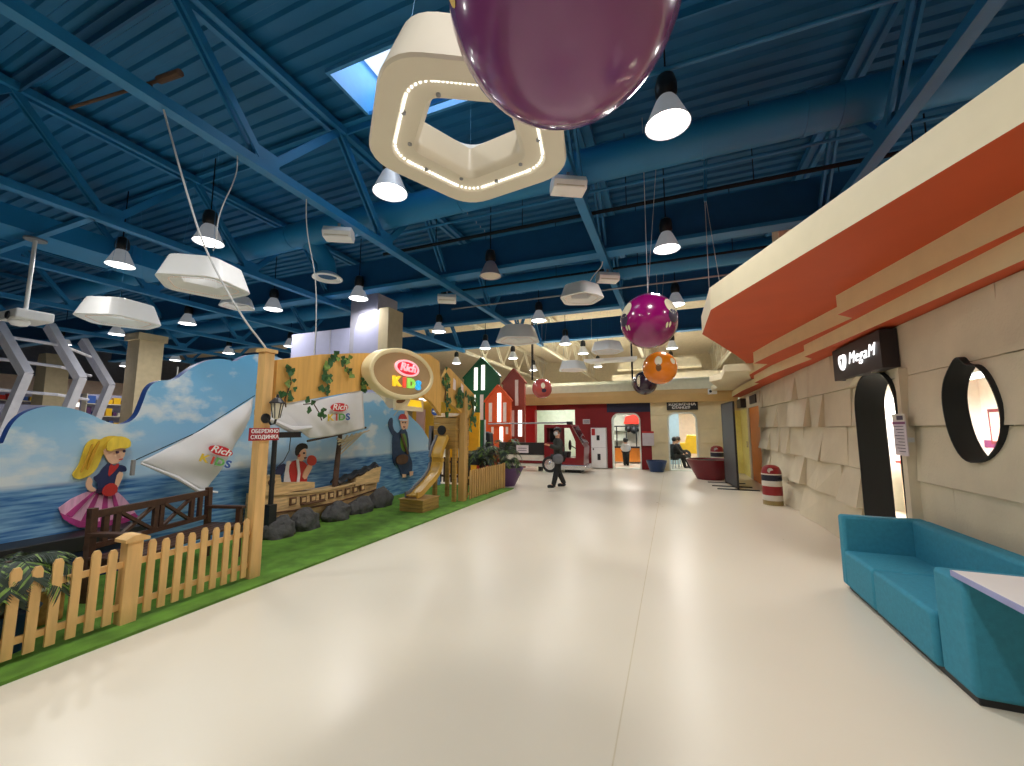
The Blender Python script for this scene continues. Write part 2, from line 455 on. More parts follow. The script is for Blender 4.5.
# roof trusses running away from the camera
HB, HT = 5.3, 6.85
def truss(x, y0, y1, label, mt, kind_first, w=.15):
    t = thing('roof_truss', label, 'truss', (x, y0, HB), 0, 'roof trusses')
    MB().box((x - w / 2, y0, HB), (x + w / 2, y1, HB + .13)).build('bottom_chord', mt, t)
    tc = MB(); tc.box((x - .13, y0, HT), (x - .05, y1, HT + .12)); tc.box((x + .05, y0, HT), (x + .13, y1, HT + .12)); tc.box((x - .05, y0, HT + .07), (x + .05, y1, HT + .12))
    tc.build('top_chord', mt, t)
    y = 3.68 - 2.6 * 4
    while y < y1 + 1.3:
        if y > y0:
            g = MB(); g.prism([(y - .18, HB + .1), (y + .18, HB + .1), (y + .2, HB + .32), (y - .2, HB + .32)], 'x', x - .06, x + .06); g.build('gusset', mt, t)
        for sg in (-1, 1):
            yt = y + sg * 1.3
            if y0 < y < y1 and y0 < yt < y1:
                dg = MB()
                if sg > 0: dg.bar((x, y + .08, HB + .15), (x, yt, HT + .05), .07, .12)
                else:
                    dg.bar((x - .05, y - .08, HB + .15), (x - .05, yt, HT + .05), .04, .1); dg.bar((x + .05, y - .08, HB + .15), (x + .05, yt, HT + .05), .04, .1)
                dg.build('diagonal', mt, t)
        y += 2.6
    return t
TX = [(-25.3, 'farthest left blue steel truss of the roof'), (-21.3, 'blue steel truss high above the white slanted ribs'), (-17.3, 'blue steel truss behind the ceiling projector'),
      (-13.3, 'blue steel truss just left of the ceiling projector post'), (-9.3, 'blue steel truss over the sea mural and projector'), (-5.3, 'long blue truss that the white cable hangs from'),
      (-1.24, 'blue steel truss beside the pentagon ring light and speakers'), (2.75, 'pale blue steel truss running over the orange canopy'), (6.8, 'blue steel truss mostly hidden above the cream canopy')]
for i, (x, lb) in enumerate(TX): truss(x, -6, 17, lb, 'steel_blue', i == 0)
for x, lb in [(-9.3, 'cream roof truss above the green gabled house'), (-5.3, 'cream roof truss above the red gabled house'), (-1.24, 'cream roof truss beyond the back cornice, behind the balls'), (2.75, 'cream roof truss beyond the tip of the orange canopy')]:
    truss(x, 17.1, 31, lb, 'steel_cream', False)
# purlins and deep cross beams
k = 0
PL = ['blue purlin across the top left of the photo', 'blue purlin behind the skylight', 'blue purlin over the blue round duct', 'blue purlin before the first deep cross beam', 'blue purlin just past the first cross beam',
      'blue purlin between the two cross beams', 'blue purlin at the farther cross beam', 'last blue purlin before the cream roof']
for i in range(8):
    y = -.2 + 2.6 * i
    if i == 7: y = 16.4
    p = MB(); p.box((-30, y - .06, HT + .12), (12, y + .06, HT + .19)); p.box((-30, y + .03, HT + .0), (12, y + .06, HT + .12))
    tag(p.build('purlin', 'dark_blue' if i % 2 else 'steel_blue'), PL[i], 'purlin', 'purlins under the deck')
for y, lb in [(8.6, 'nearest deep blue cross beam spanning the hall'), (12.7, 'middle deep blue cross beam spanning the hall'), (16.8, 'farthest deep blue cross beam over the back cornice')]:
    t = thing('cross_beam', lb, 'beam', (-8, y, 5.43), 0, 'deep cross beams')
    MB().box((-30, y - .03, 5.52), (12, y + .03, 6.3)).build('web', 'dark_blue', t)
    MB().box((-30, y - .16, 5.44), (12, y + .16, 5.52)).build('flange', 'steel_blue', t)
# round ducts
def duct(y, z, r, x0, x1, label, bands):
    t = thing('ventilation_duct', label, 'duct', ((x0 + x1) / 2, y, z - r))
    MB().lathe([(r, x0), (r, x1)], (0, y, z), 28, axis='x').build('duct_body', 'duct_blue', t, smooth=True)
    for bx in bands:
        MB().lathe([(r + .012, bx), (r + .012, bx + .05)], (0, y, z), 28, axis='x').build('joint_band', 'duct_blue', t, smooth=True)
    return t
du = duct(6.35, 6.05, .28, -30, 11, 'large round blue duct crossing the whole ceiling', [-8, -3.6, .6, 1.9, 2.3])
MB().lathe([(.293, 4.05), (.293, 4.25)], (0, 6.35, 6.05), 28, axis='x').build('foil_band', 'foil', du, smooth=True)
du2 = duct(11.2, 6.1, .28, -30, 11, 'second round blue duct deeper in the hall', [-8, -3.6, .6])
# branch duct that ends in a round white diffuser
t = thing('vent_branch', 'short blue branch duct with round white diffuser ring', 'duct', (-7.3, 6.8, 5.05))
MB().tube([(-7.55, 6.4, 5.9), (-7.45, 6.6, 5.75), (-7.33, 6.72, 5.5), (-7.3, 6.75, 5.2)], .2, 18).build('bend', 'duct_blue', t, smooth=True)
MB().lathe([(.2, .12), (.33, .02), (.33, 0), (.27, -.01), (.2, .06)], (-7.3, 6.75, 5.1), 24).build('diffuser_ring', 'white_plastic', t, smooth=True)
MB().lathe([(.2, .05), (.2, .06)], (-7.3, 6.75, 5.1), 24).build('diffuser_core', 'dark_blue', t)
t = thing('square_duct', 'square blue ventilation duct running along the far left', 'duct', (-11.9, 2, 5.45))
MB().box((-12.45, -4, 5.45), (-11.45, 5.95, 5.85)).build('duct_body', 'duct_blue', t)
for y in (-2, 1.5, 5): MB().box((-12.47, y, 5.43), (-11.43, y + .06, 5.87)).build('flange', 'steel_blue', t)
t = thing('hanger_strut', 'thin double strut hanging from the deck above the canopy tip', 'strut', (.75, 7.4, 5.6))
MB().bar((.74, 7.35, 7.0), (.7, 7.4, 5.6), .03, .05).bar((.8, 7.35, 7.0), (.72, 7.4, 5.6), .02, .03).build('strut', 'steel_blue', t)
MB().tube([(.7, 7.4, 5.6), (.66, 7.1, 3.5)], .005, 5).build('stay_wire', 'wire', t); MB().tube([(.72, 7.4, 5.6), (.85, 7.0, 3.5)], .004, 5).build('stay_wire', 'wire', t)
# conduits and pipes across the ceiling
for y, z, r, mt, lb in [(7.1, 5.62, .035, 'wire_dark', 'dark conduit crossing under the ceiling past the round duct'), (6.95, 5.95, .025, 'steel_blue', 'thin blue pipe just behind the round duct'),
                        (4.75, 5.95, .03, 'steel_blue', 'thin blue pipe in front of the round duct'), (9.6, 5.5, .03, 'wire_dark', 'dark conduit behind the nearest cross beam'), (10.2, 5.2, .022, 'metal_grey', 'thin grey wire tray past the magenta ball')]:
    p = MB().tube([(-6 if y != 4.75 else -1, y, z), (10, y, z)], r, 8)
    if y in (7.1, 9.6):
        for x in range(-5, 10, 2): p.tube([(x + .4, y, z), (x + .4, y, ZD)], .008, 5)
    tag(p.build('ceiling_conduit', mt, smooth=True), lb, 'pipe')
p = MB().tube([(-6.6, 2.15, 5.5), (-5.3, 2.3, 5.5), (-4.9, 2.33, 5.5)], .018, 8); p.tube([(-5.15, 2.31, 5.5), (-4.82, 2.34, 5.5)], .04, 8)
p.tube([(-5.3, 2.3, 5.5), (-5.3, 2.3, 5.43)], .03, 6)
tag(p.build('ceiling_conduit', 'bark', smooth=True), 'dark conduit lying across the truss at the upper left', 'pipe')

# ------------------------------------------------------------------ right wall of stone blocks
XW = 2.4
DOOR = arch_poly(5.74, 6.82, -.2, 2.34, .45)
PORT = smooth_poly([(4.92, 1.86), (4.88, 2.05), (4.77, 2.18), (4.63, 2.29), (4.54, 2.18), (4.4, 2.17), (4.27, 2.0), (4.2, 1.74), (4.27, 1.52), (4.46, 1.37), (4.71, 1.35), (4.87, 1.56)], 2)
wb = MB().box((XW, -2, 0), (XW + .1, 13.1, 2.78))
rows = [0, .58, 1.1, 1.67, 2.21, 2.78]
rnd = random.Random(3)
for i in range(5):
    y = -2 + rnd.random() * .3
    while y < 13.1:
        big = y < 5.9
        L_ = rnd.uniform(1.5, 2.3) if big else rnd.uniform(.75, 1.3)
        y2 = min(13.1, y + L_)
        if 13.1 - y2 < .3: y2 = 13.1
        a = .17 if not big else .075
        tl, tr = rnd.uniform(.01, a * .4), rnd.uniform(.01, a * .4); bl, br = rnd.uniform(.02, a), rnd.uniform(.02, a)
        if y > 7 and i < 3: bl += .03; br += .03
        z0, z1 = rows[i], rows[i + 1]
        g = .004
        wb.hexa([(XW - bl, y + g, z0 + g), (XW + .05, y + g, z0 + g), (XW + .05, y2 - g, z0 + g), (XW - br, y2 - g, z0 + g),
                 (XW - tl, y + g, z1 - g), (XW + .05, y + g, z1 - g), (XW + .05, y2 - g, z1 - g), (XW - tr, y2 - g, z1 - g)])
        y = y2
me = cut(wb, [MB().prism(DOOR, 'x', 2.0, 3.0), MB().prism(PORT, 'x', 2.0, 3.0)], ['stone'], 'wall_right')
o = link('wall_right', me, 'stone'); o['kind'] = 'structure'
def lining(poly, x0, x1, t, closed=True, inset=True):
    cx = sum(p[0] for p in poly) / len(poly); cz = sum(p[1] for p in poly) / len(poly)
    n = len(poly); inn = []
    for i in range(n):
        p = V(poly[i]); a = V(poly[i - 1]); b = V(poly[(i + 1) % n]); d = (b - a).normalized(); nn = V((-d.y, d.x))
        if nn.dot(V((cx, cz)) - p) < 0: nn = -nn
        inn.append(p + nn * t)
    mb = MB(); vs = []
    for p, q in zip(poly, inn): vs += [(x0, p[0], p[1]), (x1, p[0], p[1]), (x1, q[0], q[1]), (x0, q[0], q[1])]
    fs = []
    for i in range(n):
        j = (i + 1) % n
        for k in range(4): fs.append((4 * i + k, 4 * i + (k + 1) % 4, 4 * j + (k + 1) % 4, 4 * j + k))
    return mb.add(vs, fs)
struct('door_1', lining(arch_poly(5.74, 6.82, 0, 2.34, .45), XW - .07, XW + .25, .015), 'jamb_black', smooth=True)
struct('window_2', lining(PORT, XW - .07, XW + .105, .012), 'jamb_black', smooth=True)
# rough sill stone between door and near wall
struct('trim_2', MB().hexa([(2.27, 5.5, 0), (2.42, 5.5, 0), (2.42, 5.73, 0), (2.32, 5.73, 0), (2.3, 5.53, 2.29), (2.42, 5.53, 2.29), (2.42, 5.73, 2.29), (2.35, 5.73, 2.29)]), 'stone')

# shop behind the right wall
sh = MB(); sh.box((5.6, 2, 0), (5.7, 10.6, 2.9)); sh.box((2.72, 1.9, 0), (5.7, 2, 2.9)); sh.box((2.72, 10.6, 0), (5.7, 10.7, 2.9)); sh.box((2.5, 1.9, 2.9), (5.7, 10.7, 3.0))
struct('wall_shop', sh, 'room_white')
struct('trim_3', MB().box((5.58, 2, 1.28), (5.6, 10.6, 1.42)), 'violet_stripe')
t = thing('ceiling_light', 'bright linear shop lamp seen through the porthole window', 'lamp', (4.3, 8.8, 2.41))
MB().box((4.2, 7.3, 2.46), (4.4, 10.4, 2.53)).build('lamp_body', 'white_metal', t)
MB().box((4.19, 7.28, 2.41), (4.41, 10.42, 2.46)).build('diffuser', 'lens', t)
MB().tube([(4.3, 7.6, 2.53), (4.3, 7.6, 2.9)], .006, 5).tube([(4.3, 10.1, 2.53), (4.3, 10.1, 2.9)], .006, 5).build('hanging_wire', 'wire', t)
area_light('shop_lamp', (4.3, 8.85, 2.39), .2, 240, (1, .98, 1), None, shape='RECTANGLE', sy=3.0)
t = thing('picture_frame', 'framed picture in the shop, behind the porthole window', 'picture', (5.55, 10.0, 1.4))
MB().box((5.52, 9.4, 1.35), (5.57, 10.3, 2.0)).build('frame', 'pot_maroon', t); MB().box((5.51, 9.46, 1.41), (5.525, 10.24, 1.94)).build('picture', 'room_pink', t)
t = thing('display_counter', 'pink and beige display counter inside the shop doorway', 'counter', (4.8, 10.0, 0))
MB().box((4.2, 9.7, 0), (5.5, 10.4, .95)).build('counter_body', 'room_pink', t); MB().box((4.15, 9.65, .95), (5.55, 10.45, 1.0)).build('counter_top', 'toy_red', t)

# plain far stretch of the right wall, with doors
XF = 2.4
fw = MB().box((XF, 13.1, 0), (XF + .2, 17.05, 2.785))
struct('wall_right_back', fw, 'stone_gold')
t = struct('door_2', MB().box((XF - .02, 13.4, 0), (XF, 15.1, 2.3)), 'panel_orange')
fr = MB(); fr.box((XF - .05, 13.2, 0), (XF, 13.4, 2.72)); fr.box((XF - .05, 15.1, 0), (XF, 15.4, 2.72)); fr.box((XF - .05, 13.4, 2.3), (XF, 15.1, 2.72)); fr.build('door_frame', 'stone', t)
t2 = struct('door_3', MB().box((XF - .02, 15.6, 0), (XF, 17.0, 2.3)).box((2.12, 16.97, 0), (XF, 17.0, 2.3)), 'panel_yellow')
MB().box((XF - .06, 15.7, 1.0), (XF - .02, 15.76, 1.2)).build('door_handle', 'chrome', t2)
o = MB().box((XF - .08, 13.6, 2.4), (XF - .05, 14.6, 2.65)).build('door_sign', 'sign_black'); tag(o, 'small dark sign over the orange door panel', 'sign')
o = MB().box((2.2, 15.5, 2.35), (XF, 16.3, 2.65)).build('wall_sign', 'sign_black'); tag(o, 'dark sign box over the yellow door panel', 'sign')

# ------------------------------------------------------------------ orange stepped canopy over the right wall
t = thing('canopy', 'stepped cream and orange canopy above the stone wall', 'canopy', (2.3, 5, 2.78))
def slab(name, edge, z0, z1, xb, ms, mt):
    """edge: plan polyline from near to far, closed against the wall line; orange underneath, cream on the rim"""
    poly = edge + [(xb, edge[-1][1]), (xb, edge[0][1])]
    s_ = MB().prism(poly, 'z', z0, z1, 0, ms=1); return s_.build(name, ['orange_paint', mt], t)
E0 = [(3.1, -.8), (1.73, 2.71), (.54, 5.75), (.53, 7.22), (1.3, 9.5), (1.67, 10.7), (1.95, 12.0)]
slab('soffit', E0, 3.2, 3.5, 4.0, 1, 'cream_paint')
E1 = [(2.5, -.8), (2.21, 3.53), (1.86, 5.66), (2.08, 5.9), (1.74, 8.3), (1.62, 9.4), (1.9, 9.6), (1.85, 11.4), (2.05, 12.4)]
slab('stepped_band', E1, 2.97, 3.2, 2.68, 1, 'band_paint')
E2 = [(2.5, -.8), (2.28, 3.5), (2.14, 6.0), (2.02, 7.6), (2.2, 7.9), (2.02, 9.8), (1.98, 11.6), (2.12, 11.8), (2.05, 14), (2.1, 16.9)]
slab('stepped_band', E2, 2.785, 2.97, 2.68, 1, 'band_paint')
E3 = [(1.25, 10.9), (1.35, 12.6), (1.1, 13.2), (1.5, 15.2), (1.4, 16.5)]
slab('rock_ledge', E3, 3.02, 3.19, 2.68, 1, 'cream_paint').data.materials[0] = M('cream_paint')
# box on top of the canopy and camera at its end
o = MB().box((2.1, 8.9, 5.3), (2.6, 9.4, 5.75)).build('ventilation_box', 'hall_cream', bevel=.02); tag(o, 'beige ventilation box up behind the orange canopy rim', 'box')

# ------------------------------------------------------------------ back wall with its doorways
YB = 17.05
AB = arch_poly(-2.32, -1.18, -.1, 2.26, .3); AC = arch_poly(-.16, .92, -.1, 2.27, .3)
bw = MB().box((-6.25, YB, 0), (-.78, YB + .25, 2.7))
me = cut(bw, [MB().box((-5.66, 16, -.1), (-3.86, 18, 2.44)), MB().prism(AB, 'y', 16, 18)], ['red_wall'], self_i=False)
o = link('wall_back', me, 'red_wall'); o['kind'] = 'structure'
bw = MB().box((-.78, YB, 0), (2.6, YB + .25, 2.7))
rnd = random.Random(5)
for zi in range(5):
    x = -.78
    while x < 2.3:
        x2 = min(2.3, x + rnd.uniform(.5, .9)); z0, z1 = zi * .54, zi * .54 + .54
        a, b = rnd.uniform(.01, .07), rnd.uniform(.01, .07)
        bw.hexa([(x + .004, YB - a, z0 + .004), (x2 - .004, YB - b, z0 + .004), (x2 - .004, YB + .1, z0 + .004), (x + .004, YB + .1, z0 + .004),
                 (x + .004, YB - .01, z1 - .004), (x2 - .004, YB - .01, z1 - .004), (x2 - .004, YB + .1, z1 - .004), (x + .004, YB + .1, z1 - .004)])
        x = x2
me = cut(bw, [MB().prism(AC, 'y', 16, 18)], ['stone_gold'])
o = link('wall_back_stone', me, 'stone_gold'); o['kind'] = 'structure'
struct('trim_4', MB().box((-6.25, YB - .04, 0), (-5.66, YB, 2.65)).box((-5.66, YB - .04, 2.44), (-5.6, YB, 2.65)), 'red_trim')
struct('trim_5', MB().box((-2.5, YB - .03, 2.3), (-.78, YB, 2.66)), 'blue_band')
def arch_trim(name, poly, mt):
    l = lining([(p[0], max(0, p[1])) for p in poly], 0, 1, .06)
    l.v = [(y, YB - .05 + x * .34, z) for x, y, z in l.v]
    return struct(name, l, mt)
arch_trim('door_4', AB, 'room_white'); arch_trim('door_5', AC, 'room_white')
# cornice and upper parapet
t = MB(); t.prism([(16.75, 2.66), (17.4, 2.66), (17.4, 3.12), (16.55, 3.12), (16.55, 2.95)], 'x', -6.3, 2.3)
struct('trim_6', t, 'cornice_tan')
t = MB(); t.box((-6.3, 16.5, 3.12), (2.3, 17.6, 3.42)); t.box((-6.3, 16.95, 3.42), (2.3, 17.6, 3.6))
struct('trim_7', t, 'cornice_cream')
struct('ceiling_rooms', MB().box((-8.8, 17.3, 3.0), (4, 25.2, 3.1)), 'room_white')
# rooms behind
struct('wall_room_1', MB().box((-6.25, 18.9, 0), (-3.4, 19, 3)).box((-3.45, 17.3, 0), (-3.35, 25, 3)).box((-6.35, 17.3, 0), (-6.25, 19, 3)), 'room_green')
struct('wall_room_2', MB().box((-3.35, 25, 0), (4, 25.1, 3)), 'room_pink')
struct('wall_room_3', MB().box((-.72, 17.3, 0), (-.62, 25, 3)).box((-.62, 20.0, 0), (.3, 20.1, 3)).box((.3, 20.0, 2.35), (2.6, 20.1, 3)), 'room_blue')
struct('wall_room_4', MB().box((2.6, 17.3, 0), (2.7, 25, 3)), 'room_white')
def added_room_lamp(x, y, lb, p):  # unseen ceiling lamp, added to light a back room
    t = thing('ceiling_light', lb, 'lamp', (x, y, 2.95))
    MB().box((x - .6, y - .15, 2.95), (x + .6, y + .15, 3.0)).build('lamp_body', 'white_metal', t); MB().box((x - .57, y - .12, 2.93), (x + .57, y + .12, 2.95)).build('diffuser', 'glow_white', t)
    area_light('added_room_lamp', (x, y, 2.9), 1.1, p, (1, .98, .93), None, shape='RECTANGLE', sy=.25)
added_room_lamp(-4.8, 17.9, 'added lamp lighting the room behind the wide red wall opening', 42)
added_room_lamp(-1.9, 19.2, 'added lamp lighting the room behind the red wall arch', 110); added_room_lamp(-1.9, 22.5, 'second added lamp lighting the room deep behind the red wall arch', 90)
added_room_lamp(.6, 18.6, 'added lamp lighting the room inside the arch under the black sign', 70); added_room_lamp(1.0, 22.5, 'added lamp lighting the bright yellow playroom', 120)
# contents of the amusement room
t = thing('ticket_counter', 'orange counter with black posts behind the red wall arch', 'counter', (-1.9, 19.9, 0))
MB().box((-3.2, 19.6, .08), (-.85, 20.2, .72)).build('counter_body', 'counter_orange', t); MB().box((-3.25, 19.55, .72), (-.8, 20.25, .78)).build('counter_top', 'black', t)
for x in (-2.95, -2.5, -2.05, -1.6, -1.15): MB().box((x, 19.8, .78), (x + .05, 19.85, 1.75)).build('post', 'black', t)
MB().box((-3.2, 19.75, 1.7), (-.85, 19.9, 1.76)).build('rail', 'black', t)
t = thing('prize_shelf', 'white shelf wall with dark toys behind the orange counter', 'shelf', (-2, 21.3, 0))
MB().box((-3.2, 21.2, 0), (-.85, 21.5, 2.5)).build('shelf_body', 'room_white', t)
for z in (1.0, 1.5): MB().box((-3.2, 20.95, z), (-.85, 21.2, z + .04)).build('shelf_board', 'bin_white', t)
t = thing('game_machine', 'red topped game machine standing behind the orange counter', 'game machine', (-1.7, 20.6, 1.7))
mm = MB(); mm.prism([(-2.2, 1.85), (-1.25, 1.85), (-1.35, 2.2), (-1.75, 2.3), (-2.1, 2.2)], 'y', 20.3, 20.8); mm.build('red_top', 'toy_red', t)
for x, z, r in [(-2.0, 1.6, .16), (-1.72, 1.55, .18), (-1.5, 1.62, .14)]: MB().sphere((x, 20.45, z), r, 14, 10).build('dark_toy', 'black', t, smooth=True)
MB().box((-2.2, 20.8, 0), (-1.25, 20.86, 2.3)).build('back_board', 'bin_white', t)
t = thing('toy_display', 'white toy panel standing at the right of the arch counter', 'toy', (-1.2, 19.3, 0))
MB().lathe([(.32, 0), (.32, .08)], (-1.15, 19.3, 1.2), 20, axis='y').build('round_panel', 'bin_white', t); MB().tube([(-1.15, 19.34, 0), (-1.15, 19.34, .95)], .04).build('stand', 'black', t)
o = MB().lathe([(.14, 0), (.16, .04), (.06, .1), (.05, .12)], (-1.15, 19.2, 1.2), 12, axis='y').build('dark_wheel', 'black', t)
# yellow scene in the far playroom
t = thing('play_truck', 'yellow toy truck in the bright playroom beyond the arch', 'toy truck', (1.0, 23.0, 0))
tb = MB(); tb.prism([(.2, .35), (2.2, .35), (2.2, .8), (1.6, .85), (1.5, 1.25), (.7, 1.3), (.6, .9), (.2, .85)], 'y', 22.6, 23.4); tb.build('body', 'toy_yellow', t, bevel=.03)
for x in (.6, 1.8): MB().lathe([(.25, 0), (.25, .2), (.1, .22)], (x, 22.45, .3), 18, axis='y').build('wheel', 'tyre', t, smooth=True)
for i, (x, z, s_) in enumerate([(.55, 1.75, .2), (1.25, 1.6, .22), (1.7, 1.95, .16)]):
    pass
# black sign of the arch
t = thing('space_station_sign', 'black sign with two lines of white capitals above the arch', 'sign', (.4, 16.95, 2.35))
MB().box((-.16, 16.93, 2.35), (.96, 16.98, 2.655)).build('board', 'black', t)
text('lettering', 'КОСМІЧНА', .14, 'white_ink', (.4, 16.925, 2.565), t, '-y', sx=1.25, bold=.004); text('lettering', 'СТАНЦІЯ', .12, 'white_ink', (.36, 16.925, 2.435), t, '-y', sx=1.2, bold=.004)
MB().box((-.1, 16.98, 2.45), (-.02, 17.0, 2.55)).box((.82, 16.98, 2.45), (.9, 17.0, 2.55)).build('bracket', 'black', t)
# white cabinet, notices
t = thing('fire_cabinet', 'tall white cabinet standing against the red back wall', 'cabinet', (-2.83, 16.85, 0))
MB().box((-3.14, 16.75, .02), (-2.52, YB - .01, 1.66)).build('body', 'white_metal', t, bevel=.01)
dr = MB().box((-3.12, 16.73, .86), (-2.54, 16.75, 1.64)).build('door', 'white_plastic', t); MB().box((-2.9, 16.71, 1.15), (-2.78, 16.73, 1.35)).build('window', 'black', dr); MB().box((-3.1, 16.715, 1.35), (-2.96, 16.73, 1.62)).build('red_notice', 'red_trim', dr)
dr = MB().box((-3.12, 16.73, .04), (-2.54, 16.75, .84)).build('door', 'white_plastic', t); MB().box((-2.88, 16.71, .35), (-2.76, 16.73, .6)).build('window', 'black', dr); MB().box((-3.07, 16.71, .75), (-3.02, 16.73, .82)).build('latch', 'black', dr)
t = MB().box((-3.52, YB - .02, 1.82), (-3.22, YB, 2.02)).build('notice_sign', 'paper'); tag(t, 'small pale plate on the red wall above the cabinet', 'notice')
MB().box((-3.49, YB - .024, 1.86), (-3.25, YB - .02, 1.88)).box((-3.49, YB - .024, 1.93), (-3.25, YB - .02, 1.96)).build('print', 'paper_ink', t)
t = thing('notice_stand', 'pale notice board with red rim beside the arch', 'notice', (-.85, 16.95, 1.0))
MB().box((-1.12, 16.93, .95), (-.68, 16.99, 1.5)).build('board', 'paper', t); MB().box((-1.12, 16.92, 1.45), (-.68, 16.99, 1.52)).build('header', 'red_trim', t); MB().box((-.95, 16.99, 1.1), (-.85, YB, 1.2)).build('bracket', 'black', t)
# parapet clutter
for i, (x, lb) in enumerate([(-1.36, 'thin dark hanging rod left of the dark ball'), (-5.5, 'thin dark hanging rod above the red ball')]):
    o = MB().tube([(x, 16.2, 3.3 if i == 0 else 3.7), (x, 16.2, 7)], .035, 6).build('hanging_rod', 'wire_dark', smooth=True); tag(o, lb, 'rod', 'hanging rods')
t = MB(); t.box((-2.9, 22, 4.0), (3.4, 22.5, 4.5)); t.prism([(-2.6, 4.7), (1.5, 4.7), (1.2, 5.2), (-2.3, 5.2)], 'y', 21.5, 22.2)
o = t.build('roof_bulkhead', 'hall_cream'); tag(o, 'pale stepped bulkhead standing over the back cornice', 'bulkhead')
o = MB().box((-2.2, 19.5, 3.1), (1.2, 19.9, 3.9)).build('roof_unit', 'structure_white', bevel=.03); tag(o, 'long white unit lying on the roof of the rooms', 'unit')
o = MB().box((1.3, 16.42, 2.9), (1.6, 16.8, 3.1)).build('wall_box', 'white_plastic', bevel=.015); tag(o, 'small white box with dark eye under the canopy tip', 'camera')
MB().lathe([(.05, 0), (.05, .02), (.02, .025)], (1.38, 16.4, 3.0), 12, axis='y').build('lens', 'black', o)

# ------------------------------------------------------------------ hanging lamps
def bell_lamp(lit=True):
    t = thing('high_bay_lamp', 'x', 'lamp')
    MB().tube([(0, 0, .62), (0, 0, 1.75)], .012, 6).build('cord', 'wire_dark', t)
    MB().lathe([(.05, .66), (.1, .62), (.125, .52), (.125, .4), (.09, .34)], n=18).build('gear_housing', 'lamp_black', t, smooth=True)
    MB().lathe([(.09, .36), (.13, .3), (.19, .16), (.245, .03), (.26, 0), (.25, 0), (.235, .03), (.18, .16), (.12, .29)], n=24).build('reflector', 'reflector' if lit else 'structure_grey', t, smooth=True)
    MB().lathe([(.238, .02), (.2, -.005), (.1, -.02), (.00001, -.025)], n=24).build('lens', 'lens' if lit else 'lens_faint_glow', t, smooth=True)
    if lit:
        l = bpy.data.lights.new('bulb', 'AREA'); l.shape = 'DISK'; l.size = .42; l.energy = 75; l.color = (1, .97, .92); l.spread = R(165)
        b = bpy.data.objects.new('bulb', l); C.objects.link(b); b.location = (0, 0, -.05); b.parent = t
    return t
LZ = 5.22
LAMPS = [(.1, 4.75, 'large bright bell lamp right of the violet ball'), (-3.85, 4.65, 'bell lamp just below the pentagon ring light'), (-8.2, 4.7, 'bell lamp glowing behind the pentagon lamp with white cable'),
         (-11.2, 4.7, 'bell lamp above the leftmost pentagon lamp'), (.05, 8.3, 'bell lamp between the cross beam and the magenta ball'), (-7.95, 8.45, 'bell lamp in front of the white column box'),
         (-11.1, 8.3, 'bell lamp left of the white panels over the wooden header'), (-7.95, 12.6, 'bell lamp just above the oval sign, to its right'), (-19.7, 12.6, 'bell lamp over the wall of clouds at left'),
         (-4.0, 12.5, 'bell lamp between the two white pentagon lamps'), (.25, 12.3, 'bell lamp partly behind the magenta ball'), (-15.5, 12.5, 'bell lamp left of the white panel, near the post top'),
         (-4.1, 16.5, 'small bell lamp above the red ball'), (-7.7, 16.1, 'small bell lamp above the green gabled house'), (-3.85, 19.0, 'small bell lamp beyond the back cornice'), (-7.5, 19.0, 'small bell lamp beyond the red gabled house'),
         (-11.0, 19.3, 'small bell lamp beyond the oval sign'), (.15, 19.2, 'small bell lamp just above the orange ball'), (-24.4, 12.9, 'far small bell lamp right of the beige column'), (-29.5, 13.1, 'far small bell lamp among the white ribs'),
         (-24.2, 8.6, 'bell lamp at the top of the white slanted ribs'), (-19.7, 8.4, 'bell lamp hanging over the blue tent'), (-15.4, 8.4, 'bell lamp over the beige column'),
         (.1, .8, 'bell lamp overhead near the camera'), (-3.9, .8, 'bell lamp overhead left of the camera'), (-7.9, .8, 'bell lamp overhead above the picket fence'), (.1, -3.4, 'bell lamp behind the camera'), (-3.9, -3.4, 'bell lamp behind the camera to the left'),
         (-3.9, 23.5, 'added bell lamp brightening the far roof, left of the rod'), (.1, 23.5, 'added bell lamp brightening the far roof, near the orange ball'), (-7.9, 23.5, 'added bell lamp brightening the far roof behind the gabled houses'), (4.2, 19.2, 'bell lamp beyond the canopy tip'), (4.2, 8.4, 'bell lamp hidden behind the canopy rim'), (4.2, 4.75, 'bell lamp hidden above the canopy'), (4.2, 12.4, 'bell lamp hidden beyond the canopy')]  # farthest bell lamps past the cornice are added to brighten the roof there
proto = bell_lamp()
far_bulb = [c for c in proto.children if c.type == 'LIGHT'][0].data.copy(); far_bulb.energy = 170
for i, (x, y, lb) in enumerate(LAMPS):
    o = proto if i == 0 else copy_tree(proto)
    place(o, (x, y, LZ), 0, lb, 'bell lamps')
    if y > 17:
        b_ = [c for c in o.children if c.type == 'LIGHT'][0]; b_.data = far_bulb
off = bell_lamp(False)
place(off, (-3.85, 8.3, LZ), 0, 'unlit bell lamp hanging below the round duct', None)

# pentagon lamps
def pent_pts(r, rot, rc, z, n=6):
    P = [V((r * math.cos(rot + 2 * PI * k / 5), r * math.sin(rot + 2 * PI * k / 5), 0)) for k in range(5)]
    out = []
    for k in range(5):
        p = P[k]; a = (P[k - 1] - p).normalized(); b = (P[(k + 1) % 5] - p).normalized()
        s0 = p + a * rc; s1 = p + b * rc
        for i in range(n + 1):
            u = i / n; q = s0 * (1 - u) ** 2 + p * 2 * u * (1 - u) + s1 * u * u
            out.append((q.x, q.y, z))
    return out
def loft(mb, rings, m=0, close=False):
    n = len(rings[0]); vs = [v for r_ in rings for v in r_]; fs = []
    for i in range(len(rings) - 1 + (1 if close else 0)):
        a = i * n; b = ((i + 1) % len(rings)) * n
        for j in range(n): fs.append((a + j, a + (j + 1) % n, b + (j + 1) % n, b + j))
    return mb.add(vs, fs, m)
